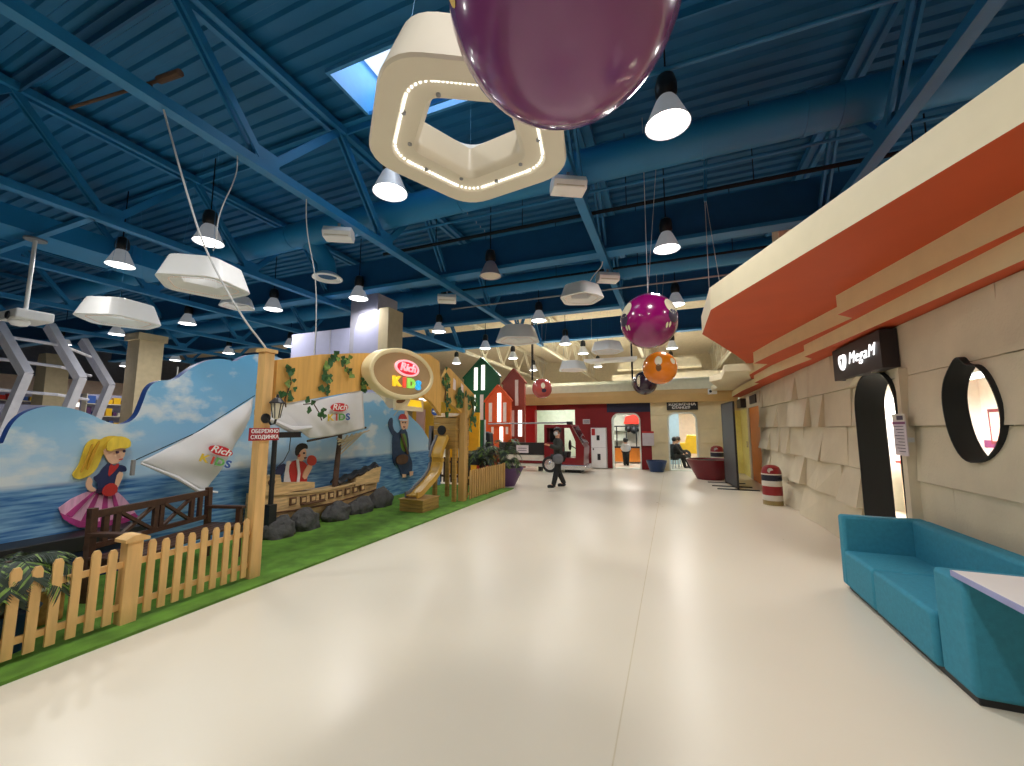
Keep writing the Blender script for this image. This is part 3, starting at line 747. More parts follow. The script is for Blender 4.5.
def pent_lamp(detail=True):
    t = thing('pentagon_lamp', 'x', 'lamp'); rot = R(-98)
    b = MB()
    rings = [pent_pts(.49, rot, .14, .32), pent_pts(.515, rot, .15, .31), pent_pts(.625, rot, .17, .03), pent_pts(.635, rot, .17, 0), pent_pts(.625, rot, .17, -.015), pent_pts(.49, rot, .13, -.015),
             pent_pts(.48, rot, .13, .004), pent_pts(.455, rot, .13, .004), pent_pts(.35, rot, .07, .0), pent_pts(.315, rot, .04, .03), pent_pts(.31, rot, .03, .05), pent_pts(.31, rot, .02, .19), pent_pts(.33, rot, .03, .2), pent_pts(.47, rot, .13, .31)] if detail else None
    rings = rings or [pent_pts(.47, rot, .14, .46), pent_pts(.50, rot, .15, .45), pent_pts(.625, rot, .17, .03), pent_pts(.635, rot, .17, 0), pent_pts(.625, rot, .17, -.015), pent_pts(.56, rot, .13, -.015), pent_pts(.53, rot, .12, .05), pent_pts(.36, rot, .06, .12), pent_pts(.34, rot, .03, .14), pent_pts(.34, rot, .02, .3), pent_pts(.36, rot, .03, .44)]
    loft(b, rings, close=True)
    if not detail: b.v = [(p[0], p[1], p[2] * .74) for p in b.v]
    b.build('shade', 'ring_plastic' if detail else 'white_plastic', t, smooth=True, ang=40)
    LP = pent_pts(.47, rot, .13, 0, 8); l = MB(); [l.sphere((p[0], p[1], .0), .0075, 8, 5) for a_, b_ in zip(LP, LP[1:] + LP[:1]) for p in [V(a_).lerp(V(b_), i_ / max(1, round((V(b_) - V(a_)).length / .02))) for i_ in range(max(1, round((V(b_) - V(a_)).length / .02)))]]; 
    l.build('led_strip', 'led' if detail else 'strip_faint_glow', t)
    if detail:
        for k in range(10):
            a = rot + 2 * PI * k / 10 + .16; r_ = .405 * (.9 if k % 2 == 0 else 1.0) * .93
            MB().lathe([(.012, 0), (.012, -.012), (.004, -.014)], (r_ * math.cos(a), r_ * math.sin(a), .006), 10).build('stud', 'metal_grey', t)
    for k in (0, 2, 3):
        a = rot + 2 * PI * k / 5
        MB().tube([(.47 * math.cos(a), .47 * math.sin(a), .3 if detail else .33), (.2 * math.cos(a), .2 * math.sin(a), 2.2)], .0017, 4).build('hanging_wire', 'steel_blue', t)
    return t
big = pent_lamp(True); place(big, (-1.10, 2.06, 3.43), 0, 'huge white pentagon ring light beside the violet ball', None, 1.13)
sm = pent_lamp(False)
PN = [((-5.42, 3.1, 3.42), 1.35, 'white pentagon lamp with a white cable crossing in front', .84), ((-7.35, 3.15, 3.18), 1.25, 'leftmost white pentagon lamp, above the sea mural', .8), ((-1.83, 8.95, 4.62), .5, 'white pentagon lamp hanging above the red ball', .88),
      ((-3.98, 10.47, 4.12), 1.2, 'white pentagon lamp left of the one above the red ball', 1.12), ((-10.6, 6.9, 4.85), .5, 'pentagon lamp half hidden behind the cable lamp', .72), ((-2.04, 14.3, 4.35), .4, 'pale pentagon lamp left of the magenta ball'), ((-3.61, 15.6, 3.95), 2.0, 'bluish white pentagon lamp right of the red ball')]
for i, a in enumerate(PN):
    o = sm if i == 0 else copy_tree(sm)
    place(o, a[0], a[1], a[2], 'small pentagon lamps', a[3] if len(a) > 3 else 1)
t = thing('brim_lamp', 'flat white lamp panel under the pale pentagon lamp', 'lamp', (-2.0, 15.0, 4.1))
bm_ = MB(); bm_.prism([(-2.95, 14.7), (-1.05, 14.7), (-1.2, 15.3), (-2.8, 15.3)], 'z', 4.1, 4.2); bm_.build('panel', 'white_plastic', t); MB().tube([(-2.7, 15, 4.2), (-2.7, 15, 6.8)], .006, 5).tube([(-1.3, 15, 4.2), (-1.3, 15, 6.8)], .006, 5).build('hanging_wire', 'wire', t)

# wedge-shaped speakers clamped under the trusses
def speaker():
    t = thing('ceiling_speaker', 'x', 'speaker')
    b = MB(); b.prism([(-.12, 0), (.12, 0), (.16, .1), (.1, .2), (-.1, .2), (-.16, .1)], 'x', -.24, .24); b.build('case', 'white_plastic', t, bevel=.01)
    MB().box((-.2, -.135, .02), (.2, -.12, .09)).build('grille', 'bin_white', t); MB().box((-.02, -.02, .2), (.02, .02, .3)).build('bracket', 'metal_grey', t)
    return t
sp = speaker()
for i, (p, rz, lb) in enumerate([((-5.38, 5.17, 4.98), .5, 'white wedge speaker on the long truss left of the ring light'), ((-1.24, 5.3, 5.0), .5, 'white wedge speaker at the far corner of the ring light'), ((-5.45, 9.0, 4.98), .5, 'white wedge speaker under the truss above the oval sign'), ((-1.24, 9.1, 5.0), .5, 'white wedge speaker just above a hanging pentagon lamp')]):
    o = sp if i == 0 else copy_tree(sp); place(o, p, rz, lb, 'wedge speakers')

# balls hanging in a row
def ball(p, r, mt, lb, prints, grp='hanging balls'):
    t = thing('hanging_ball', lb, 'ball', p, 0, grp)
    MB().sphere(p, r, 48, 28).build('ball', mt, t, smooth=True, ang=180)
    MB().tube([(p[0], p[1], p[2] + r - .01), (p[0] + .02, p[1], 7.0)], .005, 5).tube([(p[0], p[1], p[2] + r - .01), (p[0] + .3, p[1] + .05, 7.0)], .003, 5).build('hanging_wire', 'wire', t)
    for az, el, w_, h_, m_ in prints:      # printed patches: thin caps that follow the sphere
        mb = MB(); vs = [(0, 0)] + [(math.cos(2 * PI * k / 24), math.sin(2 * PI * k / 24)) for k in range(24)] + [(.5 * math.cos(2 * PI * k / 24), .5 * math.sin(2 * PI * k / 24)) for k in range(24)]
        P3 = []
        for u, v in vs:
            A = az + u * w_; E_ = el + v * h_
            P3.append(V(p) + V((math.cos(E_) * math.sin(A), -math.cos(E_) * math.cos(A), math.sin(E_))) * (r * 1.004))
        mb.add(P3, [(0, 25 + k, 25 + (k + 1) % 24) for k in range(24)] + [(25 + k, 1 + k, 1 + (k + 1) % 24, 25 + (k + 1) % 24) for k in range(24)])
        mb.build('print', m_, t, smooth=True, ang=180)
    return t
ball((-.29, 1.214, 3.15), .40, 'ball_violet', 'huge violet ball at the top edge, right overhead', [(-.95, -.1, .1, .28, 'print_yellow')])
ball((-.28, 6.77, 3.39), .45, 'ball_magenta', 'glossy magenta ball with two printed figures', [(-.95, .36, .34, .3, 'print_cream'), (-1.0, -.02, .26, .24, 'print_dark'), (1.0, .36, .34, .3, 'print_cream'), (1.0, -.02, .26, .24, 'print_dark'), (.85, -.35, .05, .1, 'print_cream'), (.72, -.38, .05, .1, 'print_cream'), (-.75, -.36, .05, .1, 'print_cream'), (-.88, -.34, .05, .1, 'print_cream')])
ball((-.24, 11.52, 3.28), .45, 'ball_orange', 'orange ball hanging below the magenta one', [(-.05, .32, .22, .3, 'print_cream'), (-.05, -.12, .16, .22, 'print_brown'), (.9, .3, .2, .2, 'print_cream')])
ball((-.88, 15.65, 3.33), .45, 'ball_black', 'dark ball half behind the orange ball', [(-.45, .1, .14, .5, 'print_cream')])
ball((-4.75, 15.2, 3.22), .4, 'ball_red', 'red ball in front of the back cornice', [(.4, .2, .2, .3, 'print_cream'), (.5, -.3, .25, .2, 'print_dark')])

# cables
def cable(pts, mt, lb, r=.009):
    pts = smooth_poly(pts, 3, False); o = MB().tube(pts, r, 6).build('hanging_cable', mt, smooth=True); return tag(o, lb, 'cable')
cable([(-5.3, 2.45, 5.3), (-5.27, 2.5, 5.1), (-5.0, 2.6, 4.3), (-4.75, 2.7, 3.6), (-4.45, 2.95, 2.9), (-4.4, 3.2, 2.62), (-4.38, 3.24, 2.55)], 'wire', 'white cable running from the blue truss to the wooden post', .011)
cable([(-5.3, 3.3, 5.3), (-5.28, 3.3, 5.0), (-5.35, 3.15, 4.4), (-5.25, 3.1, 3.95), (-5.3, 3.1, 3.88)], 'wire', 'thin grey cable dropping into the cable lamp', .008)
cable([(-5.3, 4.4, 5.3), (-5.5, 4.6, 4.9), (-5.55, 4.9, 4.2), (-5.6, 5.0, 3.3), (-5.62, 5.0, 2.9)], 'wire', 'grey cable hanging between the truss and wooden header', .008)
cable([(-1.27, 8.6, 5.3), (-1.3, 8.65, 5.2), (-1.5, 8.8, 5.1), (-1.6, 8.85, 4.98)], 'wire', 'white cable from the truss to a hanging pentagon lamp', .012)

# ------------------------------------------------------------------ play area on the left: turf, mural, fence
tf = MB().box((-7.2, -2.5, 0), (-4.08, 10.4, .025))
tag(tf.build('artificial_turf', 'turf'), 'strip of green artificial turf along the play area', 'turf', kind='stuff')
mu = [(-1.5, .25), (-1.5, 1.5), (.4, 1.5), (1.9, 1.5), (1.94, 1.7), (2.02, 1.82), (2.16, 1.89), (2.3, 1.89), (2.5, 1.83), (2.7, 1.71), (2.85, 1.69), (2.97, 1.78), (3.02, 1.98), (3.06, 2.18), (3.16, 2.28), (3.36, 2.3), (3.46, 2.42), (3.6, 2.55), (3.8, 2.67), (4.0, 2.7), (4.14, 2.67), (4.25, 2.78), (4.45, 2.86), (4.8, 2.9), (5.6, 2.7), (6.2, 2.45),
      (6.72, 2.28), (7.0, 2.43), (7.3, 2.46), (7.55, 2.38), (7.75, 2.18), (7.9, 2.1), (8.15, 2.16), (8.45, 2.1), (8.7, 1.95), (9.15, 1.72), (9.4, 1.52), (9.65, 1.26), (9.95, .85), (10.2, .4), (10.25, .027), (-1.5, .027)]
mu = mu[:1] + smooth_poly(mu[3:-2], 2, False) + mu[-2:]
m_ = MB().prism(mu, 'x', -6.42, -6.3, 0, ms=1)
o = m_.build('mural_wall', ['mural', 'navy_edge']); tag(o, 'cloud topped wall printed with blue sky and sea', 'mural')
# dark plinth in front of the mural
t = thing('plinth', 'long dark navy plinth at the foot of the sea mural', 'plinth', (-6.0, 1.4, .025))
MB().box((-6.29, -1.4, .025), (-5.95, 3.0, .34)).build('plinth_body', 'navy', t, bevel=.01); MB().box((-6.29, -1.4, .34), (-5.92, 3.0, .5)).build('plinth_top', 'black', t, bevel=.01)

def layer_cut(t, items, x, dx):
    for i, (nm, poly, mt, it) in enumerate(items):
        MB().prism(smooth_poly(poly, it), 'x', x + dx * i, x + dx * (i + 1) + .012).build(nm, mt, t)
GIRL = [('hair', [(2.64, 1.51), (2.57, 1.53), (2.51, 1.47), (2.49, 1.33), (2.47, 1.21), (2.42, 1.13), (2.47, 1.07), (2.54, 1.08), (2.62, 1.14), (2.66, 1.27), (2.67, 1.35), (2.75, 1.33), (2.86, 1.36), (2.9, 1.42), (2.9, 1.48), (2.86, 1.53), (2.76, 1.56), (2.68, 1.55)], 'hair_blond', 2),
        ('skirt', [(2.64, .94), (2.81, .92), (2.9, .82), (2.99, .7), (3.07, .55), (3.0, .52), (2.9, .49), (2.8, .5), (2.7, .49), (2.6, .52), (2.52, .54), (2.45, .6), (2.39, .68), (2.35, .78), (2.44, .86), (2.54, .91)], 'print_pink', 0),
        ('pleat', [(2.66, .93), (2.69, .93), (2.6, .55), (2.53, .56)], 'print_magenta', 0), ('pleat', [(2.72, .92), (2.75, .92), (2.78, .51), (2.71, .5)], 'print_magenta', 0), ('pleat', [(2.78, .91), (2.8, .91), (2.93, .52), (2.87, .51)], 'print_magenta', 0), ('pleat', [(2.62, .92), (2.64, .92), (2.46, .66), (2.41, .7)], 'print_magenta', 0),
        ('hem', [(2.36, .73), (2.45, .66), (2.54, .6), (2.66, .57), (2.8, .56), (2.92, .56), (3.03, .6), (3.07, .55), (3.0, .52), (2.9, .49), (2.8, .5), (2.7, .49), (2.6, .52), (2.52, .54), (2.45, .6), (2.39, .66)], 'print_magenta', 0),
        ('arm', [(2.56, 1.1), (2.54, 1.03), (2.55, .96), (2.61, .91), (2.64, .94), (2.59, .99), (2.6, 1.05)], 'skin_print', 1),
        ('face', [(2.66, 1.37), (2.7, 1.28), (2.74, 1.22), (2.8, 1.22), (2.84, 1.27), (2.87, 1.32), (2.86, 1.42), (2.75, 1.43), (2.68, 1.41)], 'skin_print', 2),
        ('blouse', [(2.72, 1.24), (2.67, 1.18), (2.64, 1.11), (2.59, 1.08), (2.65, 1.0), (2.64, .88), (2.75, .88), (2.82, .94), (2.84, 1.12), (2.9, 1.12), (2.89, 1.18), (2.83, 1.21), (2.77, 1.2)], 'print_navy', 1),
        ('scarf', [(2.73, 1.24), (2.72, 1.06), (2.78, 1.13), (2.82, 1.2), (2.81, 1.23), (2.77, 1.19)], 'print_red', 1),
        ('arm', [(2.81, 1.13), (2.87, 1.11), (2.85, 1.01), (2.82, .92), (2.79, .95)], 'skin_print', 1),
        ('hair_strand', [(2.62, 1.5), (2.6, 1.5), (2.55, 1.36), (2.52, 1.18), (2.54, 1.17), (2.58, 1.35)], 'hair_gold', 1), ('hair_strand', [(2.56, 1.47), (2.54, 1.46), (2.51, 1.3), (2.47, 1.15), (2.49, 1.15), (2.53, 1.3)], 'hair_gold', 1), ('belt', [(2.63, .94), (2.82, .92), (2.82, .88), (2.63, .9)], 'print_dark', 0), ('fringe', [(2.68, 1.5), (2.67, 1.39), (2.72, 1.37), (2.78, 1.41), (2.9, 1.4), (2.9, 1.5), (2.82, 1.55), (2.74, 1.55)], 'hair_blond', 1),
        ('bag', [(2.67, .89), (2.69, .97), (2.76, 1.01), (2.82, .95), (2.81, .87), (2.74, .84)], 'print_red', 1),
        ('eye', [(2.765, 1.345), (2.79, 1.345), (2.79, 1.375), (2.765, 1.375)], 'print_dark', 1), ('eye', [(2.83, 1.355), (2.85, 1.355), (2.85, 1.385), (2.83, 1.385)], 'print_dark', 1),
        ('mouth', [(2.79, 1.275), (2.83, 1.285), (2.835, 1.275), (2.81, 1.262)], 'print_red', 1)]
t = thing('cutout_picture', 'printed girl with blond ponytail and pink skirt on the mural', 'cutout figure', (-6.28, 2.65, .5))
layer_cut(t, GIRL, -6.29, .004)
BOYA = [('leg', [(4.77, .83), (4.84, .96), (4.96, 1.06), (5.04, 1.02), (4.99, .88), (4.86, .79)], 'print_navy', 1),
        ('shirt', [(5.02, 1.07), (5.1, 1.1), (5.19, .99), (5.19, .6), (5.0, .6), (5.0, .78)], 'print_white', 1),
        ('body', [(5.09, 1.06), (5.24, 1.1), (5.36, 1.06), (5.46, .98), (5.47, .8), (5.45, .6), (5.19, .6), (5.08, .87)], 'print_red', 1),
        ('face', [(5.22, 1.2), (5.28, 1.29), (5.38, 1.3), (5.42, 1.2), (5.4, 1.11), (5.32, 1.05), (5.24, 1.1)], 'skin_print', 2),
        ('hair', [(5.18, 1.2), (5.19, 1.33), (5.29, 1.39), (5.42, 1.36), (5.44, 1.27), (5.36, 1.29), (5.28, 1.25), (5.23, 1.15)], 'hair_dark', 1),
        ('arm', [(5.33, .81), (5.48, 1.03), (5.57, .96), (5.49, .83), (5.42, .72)], 'skin_print', 1),
        ('fist', [(5.43, 1.07), (5.46, 1.15), (5.55, 1.16), (5.64, 1.09), (5.63, .99), (5.53, .96), (5.45, 1.0)], 'p_red', 2),
        ('vest_trim', [(5.2, 1.1), (5.25, 1.1), (5.3, .85), (5.28, .62), (5.23, .62), (5.25, .85)], 'print_white', 0), ('mouth', [(5.36, 1.13), (5.41, 1.13), (5.4, 1.11), (5.37, 1.105)], 'print_dark', 0), ('ear', [(5.23, 1.17), (5.26, 1.2), (5.27, 1.16), (5.24, 1.13)], 'p_red', 1), ('eye', [(5.33, 1.19), (5.36, 1.19), (5.36, 1.22), (5.33, 1.22)], 'print_dark', 0)]
t = thing('cutout_picture', 'printed dark haired boy in red leaning over the boat', 'cutout figure', (-6.1, 5.2, .55))
layer_cut(t, BOYA, -6.16, .004)
BOYB = [('arm', [(7.79, 1.73), (7.88, 1.9), (7.98, 1.89), (7.98, 1.64), (8.19, 1.5), (8.15, 1.41), (7.97, 1.48)], 'print_blueteal', 1),
        ('arm', [(8.41, 2.07), (8.54, 2.1), (8.61, 1.83), (8.56, 1.6), (8.46, 1.65), (8.51, 1.83)], 'skin_print', 1),
        ('coat', [(8.0, 1.55), (8.22, 1.52), (8.31, 1.64), (8.52, 1.62), (8.64, 1.26), (8.63, 1.02), (8.81, .77), (8.8, .53), (8.64, .45), (8.5, .47), (8.36, .46), (8.26, .72), (8.04, .76), (7.98, 1.19)], 'print_blueteal', 1),
        ('shirt', [(8.29, 1.5), (8.49, 1.52), (8.59, 1.07), (8.4, 1.05), (8.27, 1.22)], 'print_green', 1),
        ('face', [(8.22, 1.86), (8.47, 1.86), (8.5, 1.71), (8.43, 1.6), (8.31, 1.62)], 'skin_print', 2),
        ('hair', [(8.17, 1.84), (8.19, 1.92), (8.26, 2.0), (8.42, 2.0), (8.52, 1.88), (8.48, 1.8), (8.3, 1.86)], 'print_red', 1),
        ('eye', [(8.32, 1.77), (8.36, 1.77), (8.36, 1.8), (8.32, 1.8)], 'print_dark', 0), ('eye', [(8.42, 1.77), (8.46, 1.77), (8.46, 1.8), (8.42, 1.8)], 'print_dark', 0), ('mouth', [(8.36, 1.69), (8.44, 1.69), (8.42, 1.66), (8.38, 1.66)], 'print_red', 0), ('headband', [(8.18, 1.87), (8.5, 1.87), (8.5, 1.83), (8.2, 1.83)], 'print_white', 0), ('strap', [(8.24, 1.5), (8.29, 1.52), (8.6, 1.0), (8.54, .98)], 'boat_dark', 0), ('bag', [(8.14, .98), (8.4, 1.01), (8.6, .93), (8.53, .77), (8.22, .75), (8.07, .85)], 'boat_dark', 1),
        ('shoe', [(8.36, .52), (8.5, .5), (8.5, .43), (8.36, .43)], 'skin_print', 0), ('shoe', [(8.64, .55), (8.8, .55), (8.78, .45), (8.66, .43)], 'skin_print', 0)]
t = thing('cutout_picture', 'printed boy swinging on a rope over the painted sea', 'cutout figure', (-6.28, 8.35, .45))
layer_cut(t, BOYB, -6.29, .004)
MB().tube([(-6.27, 8.0, 1.95), (-6.27, 8.2, 2.12), (-6.27, 8.55, 2.17)], .01, 6).build('rope', 'rope', t)

# picket fence
def picket(mb, x, y, z, h, w, th=.022):
    mb.prism([(y - w / 2, z), (y + w / 2, z), (y + w / 2, z + h - .03), (y + w / 4, z + h), (y - w / 4, z + h), (y - w / 2, z + h - .03)], 'x', x - th / 2, x + th / 2)
fe = thing('picket_fence', 'light pine picket fence along the near turf edge', 'fence', (-4.35, 1.6, .025))
ys = [.35, .46, .57, .68, .79, .9, 1.01, 1.12, 1.23, 1.34, 1.45, 1.555, 1.66, 1.77, 1.875, 1.98, 2.25, 2.355, 2.465, 2.57, 2.68, 2.79, 2.9, 3.0, 3.1]
for y in ys:
    mb = MB(); picket(mb, -4.33, y, .06, .6 + .012 * math.sin(y * 31), .055); mb.build('picket', 'pine', fe)
for z in (.14, .48):
    MB().box((-4.365, .2, z), (-4.343, 3.19, z + .05)).build('rail', 'pine', fe)
po = MB().box((-4.41, 2.06, .02), (-4.3, 2.17, .69)).build('post', 'pine', fe, bevel=.006)
MB().prism([(2.03, .69), (2.2, .69), (2.2, .715), (2.14, .745), (2.09, .745), (2.03, .715)], 'x', -4.44, -4.27).build('post_cap', 'pine', po)
fe2 = thing('picket_fence', 'closely slatted wooden fence by the purple planter', 'fence', (-4.35, 9.2, .025))
for i in range(17):
    y = 8.32 + i * .117
    mb = MB(); picket(mb, -4.33, y, .05, .64, .072); mb.build('picket', 'pine_far', fe2)
for z in (.14, .5): MB().box((-4.365, 8.25, z), (-4.343, 10.3, z + .05)).build('rail', 'pine_far', fe2)
for y in (9.2, 10.28): MB().box((-4.36, y - .03, .02), (-4.3, y + .03, .7)).build('post', 'pine_far', fe2)
df = thing('picket_fence', 'low dark brown fence behind the slide', 'fence', (-6.2, 10.6, .025))
for i in range(11):
    x = -6.9 + i * .12; MB().box((x, 10.58, .05), (x + .05, 10.6, .78)).build('picket', 'dark_wood', df)
for z in (.2, .62): MB().box((-7.0, 10.6, z), (-5.55, 10.63, z + .06)).build('rail', 'dark_wood', df)
for x in (-7.0, -5.6): MB().box((x, 10.57, .0), (x + .07, 10.64, .9)).build('post', 'dark_wood', df)

# tall post with plank header
t = thing('wooden_post', 'tall square pine post at the end of the picket fence', 'post', (-4.35, 3.27, .02))
MB().box((-4.42, 3.16, .02), (-4.3, 3.28, 2.52)).build('shaft', 'pine', t, bevel=.008)
MB().box((-4.44, 3.14, 2.52), (-4.28, 3.3, 2.56)).build('cap', 'pine', t)
for z in (2.1, 1.8): MB().box((-4.45, 3.18, z), (-4.42, 3.22, z + .06)).build('hinge', 'bin_base', t)
t = thing('header_frame', 'curved wooden header panel carrying ivy and the oval sign', 'header', (-4.38, 5, 2.0))
top = [(3.36, 2.46), (3.6, 2.53), (4.0, 2.64), (4.6, 2.76), (5.2, 2.87), (5.9, 3.0), (6.6, 3.08), (6.95, 3.0), (7.05, 2.5)]
bot = [(7.05, 1.9), (6.7, 2.15), (6.3, 2.3), (5.8, 2.33), (5.3, 2.28), (4.9, 2.24), (4.54, 2.17), (4.0, 2.05), (3.6, 1.97), (3.36, 1.93)]
MB().prism(top + bot, 'x', -4.43, -4.36).build('panel', 'pine_panel', t)
MB().box((-4.47, 7.0, 2.3), (-4.43, 7.05, 2.45)).build('joint_block', 'pine_panel', t)
# gabled end board with its post
t = thing('gable_board', 'peaked wooden gable board with ivy beside the green house', 'board', (-4.5, 7.8, 1.4))
gb = MB().prism([(7.05, 2.45), (7.42, 2.95), (7.5, 2.95), (8.7, 2.45), (8.7, 2.0), (8.45, 1.85), (7.95, 2.05), (7.5, 2.2), (7.05, 2.2)], 'x', -4.5, -4.44); gb.build('board', 'pine_panel', t)
sb = MB()
for y0, z0 in ((7.65, 2.5), (8.0, 2.42)): sb.prism([(y0, z0), (y0 + .12, z0 - .02), (y0 + .12, z0 + .2), (y0 + .02, z0 + .25)], 'x', -4.44, -4.435)
sb.build('light_slot', 'strip_faint_glow', t)
MB().box((-4.52, 8.1, .02), (-4.38, 8.24, 2.35)).build('post', 'pine_far', t)
# oval sign
t = thing('oval_sign', 'oval signboard with glowing red logo and coloured letters', 'sign', (-4.3, 5.62, 2.2))
def ell(a, b, tilt, cy, cz, n=48):
    return [(cy + a * math.cos(k * 2 * PI / n) * math.cos(tilt) - b * math.sin(k * 2 * PI / n) * math.sin(tilt), cz + a * math.cos(k * 2 * PI / n) * math.sin(tilt) + b * math.sin(k * 2 * PI / n) * math.cos(tilt)) for k in range(n)]
def ring(mb, o_, i_, x0, x1, m=0):
    n = len(o_); vs = []
    for p, q in zip(o_, i_): vs += [(x0, *p), (x1, *p), (x1, *q), (x0, *q)]
    return mb.add(vs, [(4 * i + k, 4 * i + (k + 1) % 4, 4 * ((i + 1) % n) + (k + 1) % 4, 4 * ((i + 1) % n) + k) for i in range(n) for k in range(4)], m)
OY, OZ = 5.6, 2.56
MB().prism(ell(.8, .375, .03, OY, OZ), 'x', -4.355, -4.2).build('face', 'sign_face', t)
ring(MB(), ell(.87, .43, .03, OY, OZ), ell(.78, .355, .03, OY, OZ), -4.355, -4.17).build('rim', 'sign_rim', t, smooth=True, ang=40, bevel=.02)
LY = 5.66
lg = ring(MB(), ell(.33, .14, 0, LY, 2.67), ell(.29, .11, 0, LY, 2.67), -4.2, -4.17).build('logo_outline', 'pink_glow', t)
MB().prism(ell(.29, .11, 0, LY, 2.67), 'x', -4.2, -4.185).build('logo_field', 'logo_red_glow', t)
text('lettering', 'Rich', .19, 'pink_glow', (-4.17, LY, 2.675), t, '+x', shear=.25, bold=.004, sx=1.3, extrude=.01)
for ch, mt, dy, z, rl in (('K', 'k_yellow', -.28, 2.41, .06), ('I', 'k_red', -.07, 2.41, 0), ('D', 'k_green', .12, 2.41, -.03), ('S', 'k_blue', .33, 2.4, -.12)):
    text('letter', ch, .22, mt, (-4.185, LY + dy, z), t, '+x', rl, sx=1.35, bold=.01, extrude=.015)
# small menu board under the oval sign
t = thing('menu_sign', 'small cream board with yellow writing under the oval sign', 'sign', (-4.5, 6.5, 1.8))
MB().box((-4.6, 5.85, 1.97), (-4.56, 6.72, 2.2)).build('board', 'cream_paint', t); MB().prism([(6.2, 2.06), (6.66, 2.05), (6.62, 2.17), (6.3, 2.18)], 'x', -4.56, -4.555).build('yellow_print', 'k_yellow', t); MB().prism(ell(.13, .04, .2, 6.0, 2.14, 16), 'x', -4.56, -4.555).build('brown_print', 'print_brown', t)
MB().box((-4.56, 6.3, 2.18), (-4.43, 6.36, 2.26)).build('bracket', 'pine_panel', t)

# ivy
def ivy(label, pts, n, spread, size, x):
    mb = MB()
    for i in range(n):
        k = random.random() * (len(pts) - 1); a = int(k); f = k - a
        y = pts[a][0] * (1 - f) + pts[min(a + 1, len(pts) - 1)][0] * f + random.gauss(0, spread); z = pts[a][1] * (1 - f) + pts[min(a + 1, len(pts) - 1)][1] * f + random.gauss(0, spread)
        s_ = size * random.uniform(.7, 1.25); rt = random.uniform(0, 2 * PI); tl = random.uniform(-.5, .5)
        sh = [(0, -.1), (.45, -.35), (.95, .1), (.55, .55), (.0, 1.1), (-.55, .55), (-.95, .1), (-.45, -.35)]
        vs = [(x + random.uniform(.02, .05), y, z)]
        for u, v in sh:
            a_ = u * math.cos(rt) - v * math.sin(rt); b_ = u * math.sin(rt) + v * math.cos(rt)
            vs.append((vs[0][0] + .35 * abs(u) * s_ * .6 + tl * b_ * s_ * .3, y + a_ * s_, z + b_ * s_))
        mb.add(vs, [(0, j + 1, (j + 1) % 8 + 1) for j in range(8)], 0 if random.random() < .8 else 1)
    st = MB().tube([(x + .015, p[0], p[1]) for p in pts], .008, 5, m=2); mb.merge(st)
    o = mb.build('hanging_ivy', ['leaf', 'leaf_light', 'bark'], fix=False); tag(o, label, 'ivy', 'ivy vines'); return o
ivy('ivy vine hanging just right of the tall pine post', [(3.5, 2.4), (3.55, 2.2), (3.48, 2.0), (3.5, 1.9)], 13, .035, .055, -4.36)
ivy('longest ivy vine hanging down the middle of the header', [(4.2, 2.66), (4.1, 2.5), (4.05, 2.35), (4.15, 2.2), (4.1, 2.1)], 24, .05, .06, -4.36)
ivy('small ivy sprig left of the oval sign, high on the header', [(4.4, 2.66), (4.42, 2.5), (4.5, 2.42)], 9, .05, .06, -4.36)
ivy('ivy sprig at the lower edge below the oval sign', [(4.75, 2.35), (4.85, 2.25)], 9, .05, .06, -4.36)
ivy('ivy leaves dangling over the white sail', [(3.75, 1.95), (3.9, 1.97), (4.0, 1.85), (4.05, 1.75)], 9, .04, .055, -4.36)
ivy('ivy covering the left edge of the gable board', [(7.3, 2.8), (7.35, 2.5), (7.3, 2.3), (7.4, 2.0)], 26, .07, .08, -4.44)
ivy('ivy spreading over the right slope of the gable board', [(8.0, 2.4), (7.85, 2.2), (8.3, 2.25), (8.55, 2.35), (8.6, 2.0), (8.5, 1.6)], 46, .09, .1, -4.44)

# lantern and red sign on the tall post
t = thing('wall_lantern', 'black carriage lantern on a bracket on the pine post', 'lantern', (-4.15, 3.4, 1.75))
LX, LYY = -4.2, 3.27
MB().lathe([(.055, 0), (.055, .015), (.03, .025)], (-4.3, 3.21, 1.76), 16, axis='x').build('wall_plate', 'black', t, smooth=True)
MB().tube([(-4.28, 3.21, 1.76), (-4.24, 3.24, 1.69), (-4.21, 3.26, 1.7), (LX, LYY, 1.76)], .012, 8).build('arm', 'black', t, smooth=True)
MB().lathe([(.022, 1.75), (.035, 1.77), (.06, 1.93)], (LX, LYY, 0), 6).build('glass', 'lantern_glass', t)
cg = MB()
for k in range(6):
    a = 2 * PI * k / 6; cg.tube([(LX + .037 * math.cos(a), LYY + .037 * math.sin(a), 1.765), (LX + .064 * math.cos(a), LYY + .064 * math.sin(a), 1.94)], .006, 5)
cg.build('cage', 'black', t)
MB().lathe([(.082, 1.93), (.082, 1.94), (.04, 1.99), (.016, 2.0), (.012, 2.03), (.00001, 2.04)], (LX, LYY, 0), 12).build('roof', 'black', t)
t = thing('warning_sign', 'red step warning sign with white capitals on the post', 'sign', (-4.22, 3.3, 1.5))
MB().box((-4.285, 3.02, 1.51), (-4.265, 3.37, 1.65)).build('plate', 'sign_red', t)
text('lettering', 'ОБЕРЕЖНО', .058, 'white_ink', (-4.262, 3.195, 1.612), t, '+x', bold=.001, extrude=.002); text('lettering', 'СХОДИНКА', .058, 'white_ink', (-4.262, 3.195, 1.548), t, '+x', bold=.001, extrude=.002)
MB().box((-4.3, 3.2, 1.56), (-4.285, 3.25, 1.6)).build('mount', 'black', t)

